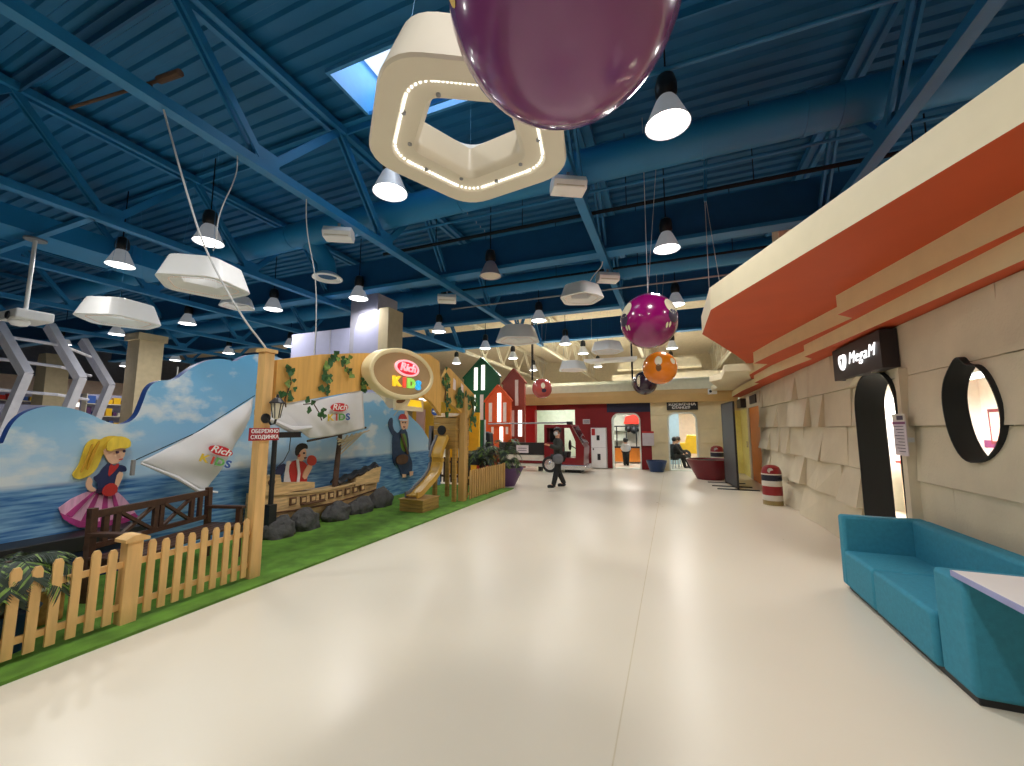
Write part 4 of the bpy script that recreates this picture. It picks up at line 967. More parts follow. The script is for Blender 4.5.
# street-sign pole by the boat
t = thing('street_sign_pole', 'black pole with a dark name board beside the boat', 'sign post', (-5.6, 4.45, 0))
MB().tube([(-5.6, 4.36, .5), (-5.6, 4.36, 1.58)], .035, 10).build('pole', 'black', t, smooth=True)
MB().box((-5.62, 4.4, 1.51), (-5.58, 4.8, 1.575)).build('name_board', 'sign_black', t); MB().box((-5.63, 4.38, 1.575), (-5.57, 4.81, 1.587)).box((-5.63, 4.38, 1.5), (-5.57, 4.81, 1.512)).build('board_trim', 'black', t)
MB().tube([(-5.59, 4.62, 1.5), (-5.58, 4.6, 1.3), (-5.58, 4.52, 1.15), (-5.58, 4.4, 1.05)], .007, 5).build('wire', 'black', t)
MB().box((-5.66, 4.3, .02), (-5.54, 4.42, .52)).build('foot', 'black', t)

# boat
t = thing('toy_boat', 'wooden pirate boat with square ports behind the rocks', 'boat', (-6.0, 5.7, .02))
ny = 22; secs = []
for i in range(ny + 1):
    f = i / ny; y = 4.4 + 2.65 * f
    bulge = .13 * math.sin(PI * min(1, .25 + f * .75)); zt = .62 - .1 * math.sin(PI * f) + .02
    secs.append([(-5.98 + bulge * g, y + .25 * (f - .5) * (h if f > .5 else 0), .02 + (zt - .02) * h) for h, g in ((0, .35), (.2, .7), (.4, .92), (.6, 1), (.8, .96), (1, .85))])
hb = MB(); nr = 6; vs = [p for s_ in secs for p in s_] + [(-6.2, s_[k][1], s_[k][2]) for s_ in secs for k in range(nr)]
fs = []; o2 = (ny + 1) * nr
for i in range(ny):
    for k in range(nr - 1):
        a = i * nr + k; fs.append((a, a + nr, a + nr + 1, a + 1)); b = o2 + a; fs.append((b, b + 1, b + nr + 1, b + nr))
    a = i * nr + nr - 1; fs.append((a, a + nr, o2 + a + nr, o2 + a)); a = i * nr; fs.append((a, o2 + a, o2 + a + nr, a + nr))
for e in (0, ny):
    for k in range(nr - 1):
        a = e * nr + k; fs.append((a, a + 1, o2 + a + 1, o2 + a))
hb.add(vs, fs); hb.build('hull', 'boat_wood', t, smooth=True)
# gunwale, stern castle and bow
gw = []
for s_ in secs: gw.append((s_[5][0] + .015, s_[5][1], s_[5][2]))
gp = MB()
for i in range(ny): gp.bar(gw[i], gw[i + 1], .04, .035)
gp.build('gunwale', 'boat_wood', t)
hs = MB()
for i in range(ny): hs.bar((secs[i][3][0] + .008, secs[i][3][1], secs[i][3][2] - .05), (secs[i + 1][3][0] + .008, secs[i + 1][3][1], secs[i + 1][3][2] - .05), .03, .02)
hs.build('rubbing_strake', 'boat_dark', t)
MB().prism([(4.4, .6), (5.42, .6), (5.42, .7), (4.76, .77), (4.73, .9), (4.4, .9)], 'x', -6.1, -5.9).build('stern_castle', 'boat_wood', t)
MB().prism([(6.38, .5), (7.08, .5), (7.14, .82), (6.9, .8), (6.62, .7), (6.42, .66)], 'x', -6.1, -5.88).build('bow_castle', 'boat_wood', t)
ring(MB(), ell(.055, .055, 0, 4.58, .8, 16), ell(.04, .04, 0, 4.58, .8, 16), -5.9, -5.88).build('port_ring', 'boat_dark', t)
for i in range(9):
    y = 4.95 + i * .2; z = .49 - .06 * math.sin(PI * (y - 4.4) / 2.65)
    fr = MB().box((-5.86, y - .06, z - .06), (-5.835, y + .06, z + .06)).build('gun_port', 'boat_dark', t); MB().box((-5.835, y - .035, z - .035), (-5.83, y + .035, z + .035)).build('port_lid', 'boat_wood', fr)
MB().box((-5.86, 5.1, .36), (-5.76, 5.55, .385)).build('side_step', 'boat_dark', t)
MB().tube([(-6.0, 5.98, .5), (-5.99, 6.0, 1.0), (-6.0, 6.05, 1.5), (-6.0, 6.05, 1.7)], [.055, .05, .04, .035], 10).build('mast', 'bark', t, smooth=True)
MB().tube([(-6.0, 5.3, 1.42), (-6.0, 6.0, 1.52), (-6.0, 6.75, 1.66)], .02, 8).build('yard', 'bark', t, smooth=True)
fo = MB()
for i in range(6): fo.tube([(-5.97, 5.95 + i * .02, 1.45 - i * .06), (-5.94, 6.1 + i * .1, 1.4 + i * .03), (-5.95, 6.2 + i * .12, 1.5 + .02 * i)], .022 - .002 * i, 6)
fo.build('furled_rope', 'rope', t, smooth=True)
bk = MB(); gy = 12
vs = []; fs = []
for i in range(gy + 1):
    for j in range(5):
        f = i / gy; vs.append((-6.15 + .26 * j / 4, 6.0 + 1.1 * f, .62 + .22 * f + .035 * math.sin(i * 2.1 + j) + .05 * math.sin(PI * j / 4)))
for i in range(gy):
    for j in range(4): a = i * 5 + j; fs.append((a, a + 1, a + 6, a + 5))
bk.add(vs, fs); kb = bk.build('folded_cover', 'black', t, smooth=True, ang=80, fix=False); kb.modifiers.new('s', 'SOLIDIFY').thickness = .03

# sails
def cloth(name, corners, nu, nv, x, bulge, label, folds, seedv):
    """bilinear patch of four corners with sagging edges and soft folds"""
    a, b, c, d_ = [V(p) for p in corners]; vs = []; fs = []
    for i in range(nu + 1):
        for j in range(nv + 1):
            u, v = i / nu, j / nv
            p = a * (1 - u) * (1 - v) + b * u * (1 - v) + c * u * v + d_ * (1 - u) * v
            nz = mnoise.noise(V((u * folds + seedv, v * 1.3, seedv)))
            vs.append((x + bulge * math.sin(PI * u) * math.sin(PI * v) + .045 * nz, p.x, p.y - .03 * math.sin(PI * u)))
    for i in range(nu):
        for j in range(nv): k = i * (nv + 1) + j; fs.append((k, k + 1, k + nv + 2, k + nv + 1))
    return MB().add(vs, fs)
def logo(t, cy, cz, s_, x, roll, tilt=0):
    e1 = [(cy + p[0] * math.cos(roll) - p[1] * math.sin(roll), cz + p[0] * math.sin(roll) + p[1] * math.cos(roll)) for p in ell(.3 * s_, .12 * s_, 0, 0, 0, 32)]
    e2 = [(cy + p[0] * math.cos(roll) - p[1] * math.sin(roll), cz + p[0] * math.sin(roll) + p[1] * math.cos(roll)) for p in ell(.27 * s_, .1 * s_, 0, 0, 0, 32)]
    MB().prism(e2, 'x', x, x + .006).build('logo_field', 'logo_red', t)
    text('lettering', 'Rich', .2 * s_, 'white_ink', (x + .008, cy, cz), t, '+x', roll, sx=1.3, shear=.25, bold=.002, extrude=.002)
    for k, (ch, mt) in enumerate((('K', 'p_yellow'), ('I', 'p_red'), ('D', 'p_green'), ('S', 'p_blue'))):
        du = (-.27, -.09, .07, .26)[k] * s_; dv = -.24 * s_
        text('letter', ch, .22 * s_, mt, (x + .006, cy + du * math.cos(roll) - dv * math.sin(roll), cz + du * math.sin(roll) + dv * math.cos(roll)), t, '+x', roll, sx=1.3, bold=.004, extrude=.003)
t = thing('hanging_sail', 'white triangular sail with printed logo left of the post', 'sail', (-5.75, 3.6, .8))
sm_ = cloth('s', [(2.84, 1.25), (4.16, 2.1), (4.14, 1.78), (3.6, .8)], 30, 26, -5.86, .1, '', 5, 3.1)
so_ = sm_.build('cloth', 'sail', t, smooth=True, ang=80, fix=False); so_.modifiers.new('s', 'SOLIDIFY').thickness = .008
MB().tube([(-5.8, 2.82, 1.24), (-5.78, 3.2, 1.03), (-5.78, 3.45, .84), (-5.78, 3.7, .78)], [.012, .025, .025, .012], 8).build('rolled_hem', 'sail', t, smooth=True)
MB().tube([(-5.86, 2.8, 1.28), (-5.86, 3.4, 1.58), (-5.86, 4.18, 2.14)], .006, 5).build('rope', 'wire_dark', t)
MB().box((-5.9, 2.77, 1.1), (-5.86, 2.8, 1.28)).build('boom_end', 'metal_grey', t)
logo(t, 3.66, 1.34, .62, -5.72, -.32)
t = thing('hanging_sail', 'white sail with printed logo hanging under the wooden header', 'sail', (-5.75, 5.5, 1.5))
sm_ = cloth('s', [(4.37, 1.98), (6.35, 2.42), (6.42, 1.64), (5.13, 1.47)], 30, 20, -5.76, .05, '', 6, 9.7)
so_ = sm_.build('cloth', 'sail', t, smooth=True, ang=80, fix=False); so_.modifiers.new('s', 'SOLIDIFY').thickness = .008
MB().tube([(-5.72, 4.35, 1.78), (-5.68, 4.7, 1.62), (-5.7, 5.1, 1.66)], [.03, .06, .03], 8).build('gathered_fold', 'sail', t, smooth=True)
MB().prism([(4.37, 1.98), (4.4, 1.74), (4.7, 1.62), (5.12, 1.68), (5.14, 2.14)], 'x', -5.78, -5.765).build('gathered_panel', 'sail', t)
logo(t, 5.68, 2.03, .78, -5.68, .06)
MB().tube([(-5.75, 4.3, 1.97), (-5.75, 5.2, 2.18), (-5.75, 6.4, 2.43)], .012, 6).build('head_rope', 'rope', t)

# rocks
def rock(seed, s3):
    bm = bmesh.new(); bmesh.ops.create_icosphere(bm, subdivisions=4, radius=1)
    for v in bm.verts:
        p = v.co; n1 = mnoise.cell(p * 1.6 + V((seed, 0, 0))); n2 = mnoise.fractal(p * 1.5 + V((seed, 3, 0)), 1, 2, 4)
        v.co = V((p.x * s3[0], p.y * s3[1], p.z * s3[2])) * (1 + .22 * n2)
    for v in bm.verts:
        if v.co.z < -.3 * s3[2]: v.co.z = -.3 * s3[2]
    me = bpy.data.meshes.new('rock'); bm.to_mesh(me); bm.free(); return me
for i, (y, x, sy, sz, lb) in enumerate([(4.52, -5.6, .26, .23, 'grey rock nearest the tall pine post'), (5.0, -5.62, .26, .25, 'grey rock second from the post, before the hull'), (5.72, -5.66, .27, .24, 'grey rock in the middle of the row by the hull'), (6.38, -5.7, .27, .22, 'grey rock fourth from the post, under the bow'), (7.0, -5.75, .28, .3, 'tall grey rock at the end of the bow')]):
    o = link('rock', rock(i * 7.3 + 2, (.2, sy, sz)), 'rock', smooth=True, ang=28); o.location = (x, y, .3 * sz + .02); tag(o, lb, 'rock', 'rocks by the boat')

# bench
t = thing('garden_bench', 'dark brown garden bench with crossed back slats', 'bench', (-5.17, 2.17, .025), R(17.6))
Lb = 1.42   # local y runs along the bench, +x is the seat side
def lb_(nm, f, bv=.004): mb = MB(); f(mb); return mb.build(nm, 'dark_wood', t, world=False, bevel=bv)
for y in (0.03, Lb - .03):
    lb_('leg', lambda m: m.hexa([(-.03, y - .03, 0), (.03, y - .03, 0), (.03, y + .03, 0), (-.03, y + .03, 0), (-.06, y - .03, .86), (0, y - .03, .86), (0, y + .03, .86), (-.06, y + .03, .86)]))
    lb_('leg', lambda m: m.box((.38, y - .03, 0), (.44, y + .03, .6)))
    lb_('armrest', lambda m: m.box((-.02, y - .04, .6), (.47, y + .04, .635)))
    lb_('side_rail', lambda m: m.box((-.02, y - .02, .33), (.42, y + .02, .39)))
for i in range(5): lb_('seat_slat', lambda m: m.box((.02 + i * .09, -.02, .39), (.1 + i * .09, Lb + .02, .415)))
bf = MB(); bf.box((-.055, 0, .76), (-.015, Lb, .83)); bf.box((-.05, 0, .47), (-.01, Lb, .52))
for y in (.16, .27, .68, .75, 1.15, 1.27): bf.box((-.05, y - .025, .5), (-.015, y + .025, .78))
for a, b in ((.29, .66), (.77, 1.13)): bf.bar((-.035, a, .51), (-.035, b, .77), .03, .04, up=(1, 0, 0)); bf.bar((-.03, a, .77), (-.03, b, .51), .03, .04, up=(1, 0, 0))
bf.build('backrest', 'dark_wood', t, world=False)
# things half hidden behind the pickets
t = thing('treasure_chest', 'low wicker chest half hidden behind the near pickets', 'chest', (-5.1, 1.6, .025))
MB().box((-5.35, 1.15, .025), (-4.9, 1.95, .3)).build('body', 'basket', t, bevel=.02); MB().box((-5.37, 1.13, .3), (-4.88, 1.97, .38)).build('lid', 'bin_white', t, bevel=.02); MB().box((-4.9, 1.5, .1), (-4.88, 1.6, .32)).build('strap', 'print_red', t)

# fern palms
def frond(mb, base, az, L_, rise, droop, nleaf, lw, ll, m=0):
    pts = []
    for i in range(11):
        f = i / 10; r_ = L_ * f; pts.append(V((base[0] + math.cos(az) * r_ * (1 - .25 * f), base[1] + math.sin(az) * r_ * (1 - .25 * f), base[2] + rise * f - droop * f * f)))
    mb.tube(pts, [.006 * (1 - .08 * i) for i in range(11)], 5, m)
    for i in range(nleaf):
        f = .15 + .85 * i / (nleaf - 1); k = min(9, int(f * 10)); u = f * 10 - k; p = pts[k].lerp(pts[k + 1], u); d_ = (pts[k + 1] - pts[k]).normalized()
        for sg in (-1, 1):
            side = d_.cross(V((0, 0, 1))).normalized() * sg
            l_ = ll * (1 - .55 * abs(f - .45)); dr = (side * .8 + d_ * .6 + V((0, 0, -.25))).normalized()
            wv = d_ * lw
            mb.add([p - wv, p + wv, p + dr * l_ * .55 + wv * 1.1 - V((0, 0, .01)), p + dr * l_ - V((0, 0, .04 * l_ / .1 * .3)), p + dr * l_ * .55 - wv * .8], [(0, 1, 2, 4), (2, 3, 4)], m if random.random() < .75 else 1)
def palm(name, label, loc, n, L_, rise, droop, pot=None, nleaf=16, lw=.008, ll=.16, zb=.3):
    t = thing(name, label, 'plant', loc)
    mb = MB()
    for i in range(n):
        frond(mb, (loc[0], loc[1], loc[2] + zb), i * 2.4 + random.uniform(-.3, .3), L_ * random.uniform(.75, 1.1), rise * random.uniform(.6, 1.2), droop * random.uniform(.8, 1.3), nleaf, lw, ll)
    mb.build('fronds', ['palm', 'leaf_light'], t, fix=False)
    MB().tube([(loc[0], loc[1], loc[2]), (loc[0], loc[1], loc[2] + zb + .02)], [.03, .02], 8).build('stem', 'bark', t)
    return t
palm('potted_palm', 'dark palm leaning over the near left end of the fence', (-4.62, 1.5, .025), 26, .46, .2, .3, nleaf=22, ll=.17, zb=.62)

# ------------------------------------------------------------------ slide house
t = thing('wave_slide', 'yellow wavy slide running down from a wooden play hut', 'slide', (-4.8, 7.7, .02))
path = smooth_poly([(-4.86, 7.97, 1.45), (-4.86, 7.92, 1.38), (-4.86, 7.78, 1.2), (-4.86, 7.7, 1.04), (-4.86, 7.73, .86), (-4.86, 7.64, .68), (-4.86, 7.42, .53), (-4.86, 7.17, .42), (-4.86, 6.98, .31), (-4.86, 6.82, .3)], 3, False)
def ribbon(mb, pth, x0, x1, t0, t1, m=0):
    P = []
    for i, p in enumerate(pth):
        a = V(pth[max(0, i - 1)]); b = V(pth[min(len(pth) - 1, i + 1)]); d_ = (b - a).normalized(); n_ = V((0, -d_.z, d_.y));
        if n_.z < 0: n_ = -n_
        P += [V(p) + V((x0, 0, 0)) + n_ * t0, V(p) + V((x1, 0, 0)) + n_ * t0, V(p) + V((x1, 0, 0)) + n_ * t1, V(p) + V((x0, 0, 0)) + n_ * t1]
    k = len(pth); fs = [(4 * i + a, 4 * i + (a + 1) % 4, 4 * i + 4 + (a + 1) % 4, 4 * i + 4 + a) for i in range(k - 1) for a in range(4)] + [(0, 1, 2, 3), (4 * k - 4, 4 * k - 3, 4 * k - 2, 4 * k - 1)]
    return mb.add(P, fs, m)
ribbon(MB(), path, -.12, .12, 0, .025).build('chute', 'slide_yellow', t, smooth=True)
for s0, s1, mt in ((-.16, -.12, 'grey_rubber'), (.12, .15, 'slide_yellow')): ribbon(MB(), path, s0, s1, -.03, .08).build('side_wall', mt, t, smooth=True)
MB().box((-5.16, 7.85, 1.2), (-5.12, 7.98, 1.7)).build('entry_post', 'grey_rubber', t); MB().box((-5.2, 7.9, 1.15), (-5.12, 7.97, 1.6)).build('entry_cheek', 'grey_rubber', t)
t = thing('play_hut', 'square wooden play hut on legs above the slide', 'play hut', (-4.75, 8.3, .02))
ph = MB()
for i in range(5):
    z = 1.22 + i * .135; ph.box((-5.08, 7.98, z), (-4.58, 8.02, z + .128)); ph.box((-4.58, 7.98, z), (-4.54, 8.62, z + .128)); ph.box((-5.12, 7.98, z), (-5.08, 8.62, z + .128)); ph.box((-5.08, 8.58, z), (-4.58, 8.62, z + .128))
ph.build('plank_walls', 'slide_wood', t)
MB().lathe([(.11, 0), (.11, .02)], (-4.9, 7.962, 1.6), 20, axis='y').build('slide_hole', 'black', t)
MB().box((-5.1, 8.0, 1.18), (-4.56, 8.6, 1.22)).build('floor_board', 'slide_wood', t)
for x, y in ((-5.08, 8.02), (-4.58, 8.02), (-5.08, 8.56), (-4.58, 8.56)): MB().box((x - .04, y - .04, .02), (x + .04, y + .04, 1.2)).build('leg', 'slide_wood', t)
MB().prism([(7.95, 1.9), (8.65, 1.9), (8.3, 2.0)], 'x', -5.15, -4.53).build('roof', 'slide_wood', t)
t = thing('slide_box', 'low wooden box that the slide ends on', 'box', (-4.7, 7.05, .02))
pb = MB()
for i in range(3): pb.box((-5.06, 6.72, .025 + i * .075), (-4.52, 7.3, .095 + i * .075))
pb.build('planks', 'slide_wood', t, bevel=.006); MB().box((-5.08, 6.7, .25), (-4.5, 7.32, .265)).build('lid', 'slide_wood', t)

# yellow facade behind the slide
t = thing('play_facade', 'yellow toy house facade standing behind the slide', 'facade', (-7, 12, 0))
fc = MB().prism([(-8.6, 0), (-6.45, 0), (-6.45, 2.6), (-6.8, 2.95), (-8.6, 2.95)], 'y', 12, 12.12)
me = cut(fc, [MB().prism(arch_poly(-7.55, -6.7, -.1, 1.9, .4), 'y', 11, 13)], ['facade_yellow'], self_i=False); link('wall_panel', me, 'facade_yellow', t)
ring(MB(), [], [], 0, 0) if 0 else None
l_ = lining(arch_poly(-7.65, -6.6, 0, 2.0, .45), 0, 1, .1); l_.v = [(y, 11.94 + x * .1, z) for x, y, z in l_.v]; l_.build('arch_trim', 'cream_paint', t)
MB().box((-8.4, 11.95, 0), (-8.05, 12.0, 2.3)).build('pink_stripe', 'facade_pink', t); MB().box((-8.3, 11.94, 2.6), (-7.4, 12.0, 2.7)).build('light_strip', 'strip_glow', t)
MB().box((-7.9, 11.9, .3), (-7.8, 12.0, 1.2)).build('light_strip', 'strip_glow', t)
o = MB().box((-7.6, 12.9, 0), (-6.4, 13.0, 2.2)).build('inner_board', 'facade_yellow'); tag(o, 'yellow board seen through the arch of the toy facade', 'board')
t = thing('round_sign', 'round blue sign with a white arrow by the slide', 'sign', (-4.95, 7.5, 1.9))
MB().lathe([(.1, 0), (.1, .015)], (-5.3, 8.3, 2.05), 24, axis='y').build('disc', 'p_blue', t); MB().prism([(-5.36, 2.03), (-5.3, 2.03), (-5.3, 2.0), (-5.24, 2.05), (-5.3, 2.1), (-5.3, 2.07), (-5.36, 2.07)], 'y', 8.292, 8.3).build('arrow', 'white_ink', t); MB().tube([(-5.3, 8.33, .02), (-5.3, 8.33, 2.1)], .018, 8).build('pole', 'white_metal', t)

# gabled houses
def house(name, label, x0, x1, zs, zp, y, mt, strips, slot_mt='strip_glow'):
    t = thing(name, label, 'house panel', ((x0 + x1) / 2, y, 0), 0, 'gabled house panels'); xm = (x0 + x1) / 2
    MB().prism([(x0, 0), (x1, 0), (x1, zs), (xm, zp), (x0, zs)], 'y', y, y + .15).build('panel', mt, t)
    r_ = MB(); r_.bar((x0 - .05, y + .07, zs), (xm, y + .07, zp + .04), .2, .06); r_.bar((x1 + .05, y + .07, zs), (xm, y + .07, zp + .04), .2, .06); r_.build('roof_edge', mt, t)
    for x, z0, z1, wd, on in strips: MB().box((x - wd / 2, y - .03, z0), (x + wd / 2, y, z1)).build('light_strip', 'strip_glow' if on else 'strip_faint_glow', t)
    return t
house('gabled_house', 'dark green gabled house panel with white light strips', -8.55, -6.85, 3.85, 4.7, 15.7, 'house_green', [(-7.95, 3.3, 4.3, .16, 1), (-7.6, 3.3, 4.4, .16, 1), (-8.05, 2.0, 3.1, .16, 1), (-7.65, 2.0, 3.1, .16, 0), (-7.45, .9, 1.7, .14, 0), (-7.5, .1, .8, .2, 1)])
house('gabled_house', 'orange gabled house panel with white light strips', -7.3, -6.15, 2.75, 3.4, 15.3, 'house_orange', [(-7.05, 1.9, 2.7, .14, 0), (-6.65, 1.9, 3.1, .16, 1), (-6.4, 1.9, 2.7, .14, 0), (-6.55, .6, 1.7, .14, 1), (-6.95, 1.4, 1.7, .1, 0), (-6.3, 1.4, 1.7, .1, 0)])
house('gabled_house', 'brownish red gabled house panel next to the back wall', -6.75, -5.75, 3.55, 4.15, 15.9, 'house_brown', [(-6.1, 2.6, 3.7, .14, 0), (-5.95, 1.3, 2.4, .16, 1), (-6.28, 1.3, 2.4, .12, 0), (-6.2, .5, 1.1, .1, 0)])

# planters with palms
def bowl(name, label, loc, r, h, mt, r0=None, soil=True):
    t = thing(name, label, 'planter', loc); x, y, z = loc; r0 = r0 or r * .55
    MB().lathe([(r0, 0), (r0 + .01, .02), (r * .98, h - .04), (r, h), (r * .93, h), (r * .9, h - .05)], loc, 32).build('bowl', mt, t, smooth=True)
    MB().lathe([(r * .9, h - .05), (.00001, h - .045)], loc, 24).build('soil', 'soil' if soil else mt, t)
    return t
bowl('planter_bowl', 'purple tapered planter holding palms at the fence end', (-4.55, 10.95, 0), .52, .52, 'pot_purple', .27)
p1 = palm('potted_palm', 'tall palm in the purple planter', (-4.68, 10.98, .46), 18, .75, 1.3, .9, nleaf=16, ll=.24, lw=.012, zb=.3)
p2 = palm('potted_palm', 'bushy low palm at the right of the purple planter', (-4.42, 10.88, .46), 14, .5, .7, .75, nleaf=14, ll=.2, lw=.012, zb=.2)
p3 = palm('potted_palm', 'leafy palm standing behind the slatted fence', (-4.95, 10.2, .025), 18, .7, 1.0, .8, nleaf=14, ll=.24, lw=.012, zb=.7)
bowl('bowl_seat', 'small navy bowl planter between the two arches', (-.6, 16.45, 0), .38, .42, 'pot_navy', .24)
bowl('bowl_seat', 'wide maroon bowl planter before the yellow wall', (1.1, 14.75, 0), .72, .64, 'pot_maroon', .4)
# stroller-like dark shapes behind the fence
t = thing('ride_on_horse', 'dark ride-on toy standing behind the slatted fence', 'ride-on toy', (-5.6, 11.4, 0))
MB().prism([(-5.9, .5), (-5.3, .5), (-5.2, .85), (-5.25, 1.5), (-5.45, 1.55), (-5.5, 1.0), (-5.85, .95)], 'y', 11.3, 11.6).build('body', 'black', t, bevel=.04); MB().box((-5.7, 11.35, 0), (-5.4, 11.55, .5)).build('pedestal', 'toy_red', t); MB().tube([(-5.35, 11.25, 1.25), (-5.35, 11.65, 1.25)], .02, 8).build('handle', 'bin_white', t); MB().tube([(-5.3, 11.1, 0), (-5.3, 11.1, 1.9)], .03, 8).build('pole', 'cloth_white', t)

# fire truck ride and the counter beside it
t = thing('fire_truck_ride', 'red fire truck ride with open cab and chrome wheel', 'ride', (-3.8, 15.1, 0))
cp = [(-4.55, .25), (-3.05, .25), (-3.02, .95), (-3.1, 1.08), (-3.45, 1.72), (-3.55, 1.78), (-4.55, 1.78)]
cb = MB().prism(cp, 'y', 14.75, 15.75)
me = cut(cb, [MB().prism([(-4.0, .55), (-3.35, .55), (-3.3, 1.05), (-3.55, 1.65), (-4.0, 1.65)], 'y', 14, 16.5), MB().prism([(-4.45, 1.1), (-4.1, 1.1), (-4.1, 1.65), (-4.45, 1.65)], 'y', 14, 16.5)], ['truck_red'], self_i=False)
link('cab', me, 'truck_red', t, bevel=.015)
MB().prism([(-3.08, 1.12), (-3.05, 1.12), (-3.46, 1.73), (-3.5, 1.73)], 'y', 14.85, 15.65).build('windshield', 'glass_dark', t)
for y in (14.73, 15.77):
    MB().bar((-3.06, y, 1.05), (-3.47, y, 1.75), .02, .05, up=(0, 1, 0)).build('window_bar', 'chrome', t)
for x in (-4.3,):
    for y in (14.62, 15.72):
        wh = MB().lathe([(.2, 0), (.3, .02), (.3, .14), (.2, .16)], (x, y, .3), 28, axis='y').build('wheel', 'tyre', t, smooth=True)
        MB().lathe([(.2, -.005), (.17, .01), (.06, -.02), (.00001, -.03)], (x, y, .3), 20, axis='y').build('hubcap', 'chrome', wh, smooth=True)
MB().box((-3.95, 14.7, .12), (-2.95, 15.8, .3)).build('bumper', 'chrome', t, bevel=.03)
MB().box((-3.8, 14.9, 0), (-3.2, 15.6, .14)).build('pedestal', 'black', t); MB().box((-4.44, 15.2, 1.1), (-4.1, 15.24, 1.66)).build('window_fill', 'black', t)  # black sheet fills the left window opening of the cab
MB().lathe([(.17, 0), (.2, .02), (.17, .04)], (-3.65, 15.1, 1.0), 20, axis='x').build('steering_wheel', 'black', t, smooth=True); MB().tube([(-3.62, 15.1, 1.0), (-3.35, 15.1, .85)], .02, 6).build('steering_column', 'black', t)
MB().box((-4.05, 14.95, .55), (-3.7, 15.55, .75)).build('seat', 'black', t, bevel=.03); MB().tube([(-7.1, 15.2, 1.82), (-3.55, 15.2, 1.86)], .03, 8).build('ladder_rail', 'metal_grey', t)
MB().box((-3.75, 15.1, 1.78), (-3.55, 15.3, 1.9)).build('beacon', 'black', t)
t = thing('low_counter', 'low black, white and red counter left of the fire truck', 'counter', (-5.6, 15.2, 0))
MB().box((-6.5, 14.95, .62), (-4.62, 15.25, 1.08)).build('screen_panel', 'black', t); MB().box((-6.5, 14.9, .4), (-4.62, 15.25, .6)).build('white_band', 'bin_white', t); MB().box((-6.5, 14.9, .3), (-4.62, 15.25, .4)).build('red_band', 'pot_maroon', t); MB().box((-6.5, 14.85, .18), (-4.62, 15.25, .28)).build('skirt', 'bin_white', t)
for x in (-6.4, -4.85): MB().box((x, 14.95, 0), (x + .12, 15.2, .2)).build('foot', 'black', t)
pp = MB().box((-5.75, 14.93, .68), (-5.25, 14.95, .98)).build('notice_sheet', 'paper', t); MB().box((-5.68, 14.925, .76), (-5.32, 14.93, .78)).box((-5.68, 14.925, .85), (-5.32, 14.93, .87)).build('print', 'paper_ink', pp)

# bins
def bin_(loc, label, s_=1):
    t = thing('litter_bin', label, 'bin', loc, 0, 'striped litter bins'); x, y, z = loc; r = .24 * s_
    for nm, z0, z1, mt in (('base_band', 0, .12, 'bin_base'), ('white_band', .12, .26, 'bin_white'), ('red_band', .26, .5, 'bin_red'), ('white_band', .5, .64, 'bin_white'), ('navy_band', .64, .8, 'bin_navy'), ('rim', .8, .83, 'bin_white')):
        MB().lathe([(r * (1 if nm != 'rim' else 1.03), z0 * s_), (r * (1 if nm != 'rim' else 1.03), z1 * s_)], loc, 28).build(nm, mt, t, smooth=True)
    dm = MB().lathe([(r, .83 * s_), (r * .97, .9 * s_), (r * .8, 1.0 * s_), (r * .45, 1.05 * s_), (.00001, 1.06 * s_)], loc, 28).build('dome', 'bin_red', t, smooth=True)
    MB().lathe([(.07 * s_, 0), (.07 * s_, .03)], (x - .05, y - r * .92, z + .92 * s_), 16, axis='y').build('flap', 'chrome', dm)
bin_((1.98, 10.4, 0), 'striped red and navy bin against the stone wall', .8)
bin_((1.5, 16.6, 0), 'striped bin behind the wide maroon bowl', .95)

# flat black display panel on feet
t = thing('display_stand', 'thin tall black display panel on floor bars', 'stand', (1.43, 13.1, 0))
pn = MB(); pn.hexa([(1.56, 12.4, .06), (1.6, 12.4, .06), (1.47, 13.8, .06), (1.43, 13.8, .06), (1.56, 12.4, 2.35), (1.6, 12.4, 2.35), (1.47, 13.8, 2.35), (1.43, 13.8, 2.35)]); pn.build('panel', 'screen_grey', t)
fr = MB(); fr.bar((1.58, 12.39, 0), (1.58, 12.39, 2.37), .05, .05); fr.bar((1.45, 13.81, 0), (1.45, 13.81, 2.37), .05, .05); fr.bar((1.58, 12.39, 2.36), (1.45, 13.81, 2.36), .05, .04); fr.bar((1.58, 12.39, .06), (1.45, 13.81, .06), .05, .04); fr.build('frame', 'black', t)
for y, xm in ((12.4, 1.58), (13.0, 1.5), (13.8, 1.45)): MB().box((xm - .5, y - .025, 0), (xm + .5, y + .025, .025)).build('foot_bar', 'black', t)

# ------------------------------------------------------------------ sofa, table
SX = 1.6
t = thing('sofa', 'teal blue block sofa along the stone wall', 'sofa', (2.0, 4.4, 0))
def pad(nm, lo, hi, mt='sofa_blue', b=.03, par=None): return MB().box(lo, hi).build(nm, mt, par or t, bevel=b, smooth=True, ang=50)
pad('plinth', (SX + .04, 3.44, 0), (2.28, 5.34, .05), 'black', .005)
pad('seat_base', (SX, 3.76, .04), (2.18, 4.64, .4)); pad('seat_base', (SX, 4.65, .04), (2.18, 5.27, .4))
pad('far_arm', (SX, 5.25, .04), (2.3, 5.38, .745)); pad('backrest', (2.16, 3.42, .04), (2.31, 5.26, .745))
pad('near_arm', (SX + .02, 3.42, .04), (2.18, 3.745, .71))
t = thing('side_table', 'white topped table beside the near sofa arm', 'table', (2.0, 2.9, 0))
tp = MB().box((SX + .02, 2.3, .712), (2.3, 3.52, .75)).build('tabletop', 'laminate', t, bevel=.004); MB().box((SX + .013, 2.3, .714), (SX + .02, 3.52, .748)).box((SX + .02, 3.52, .714), (2.3, 3.527, .748)).build('edge_band', 'laminate_edge', tp)
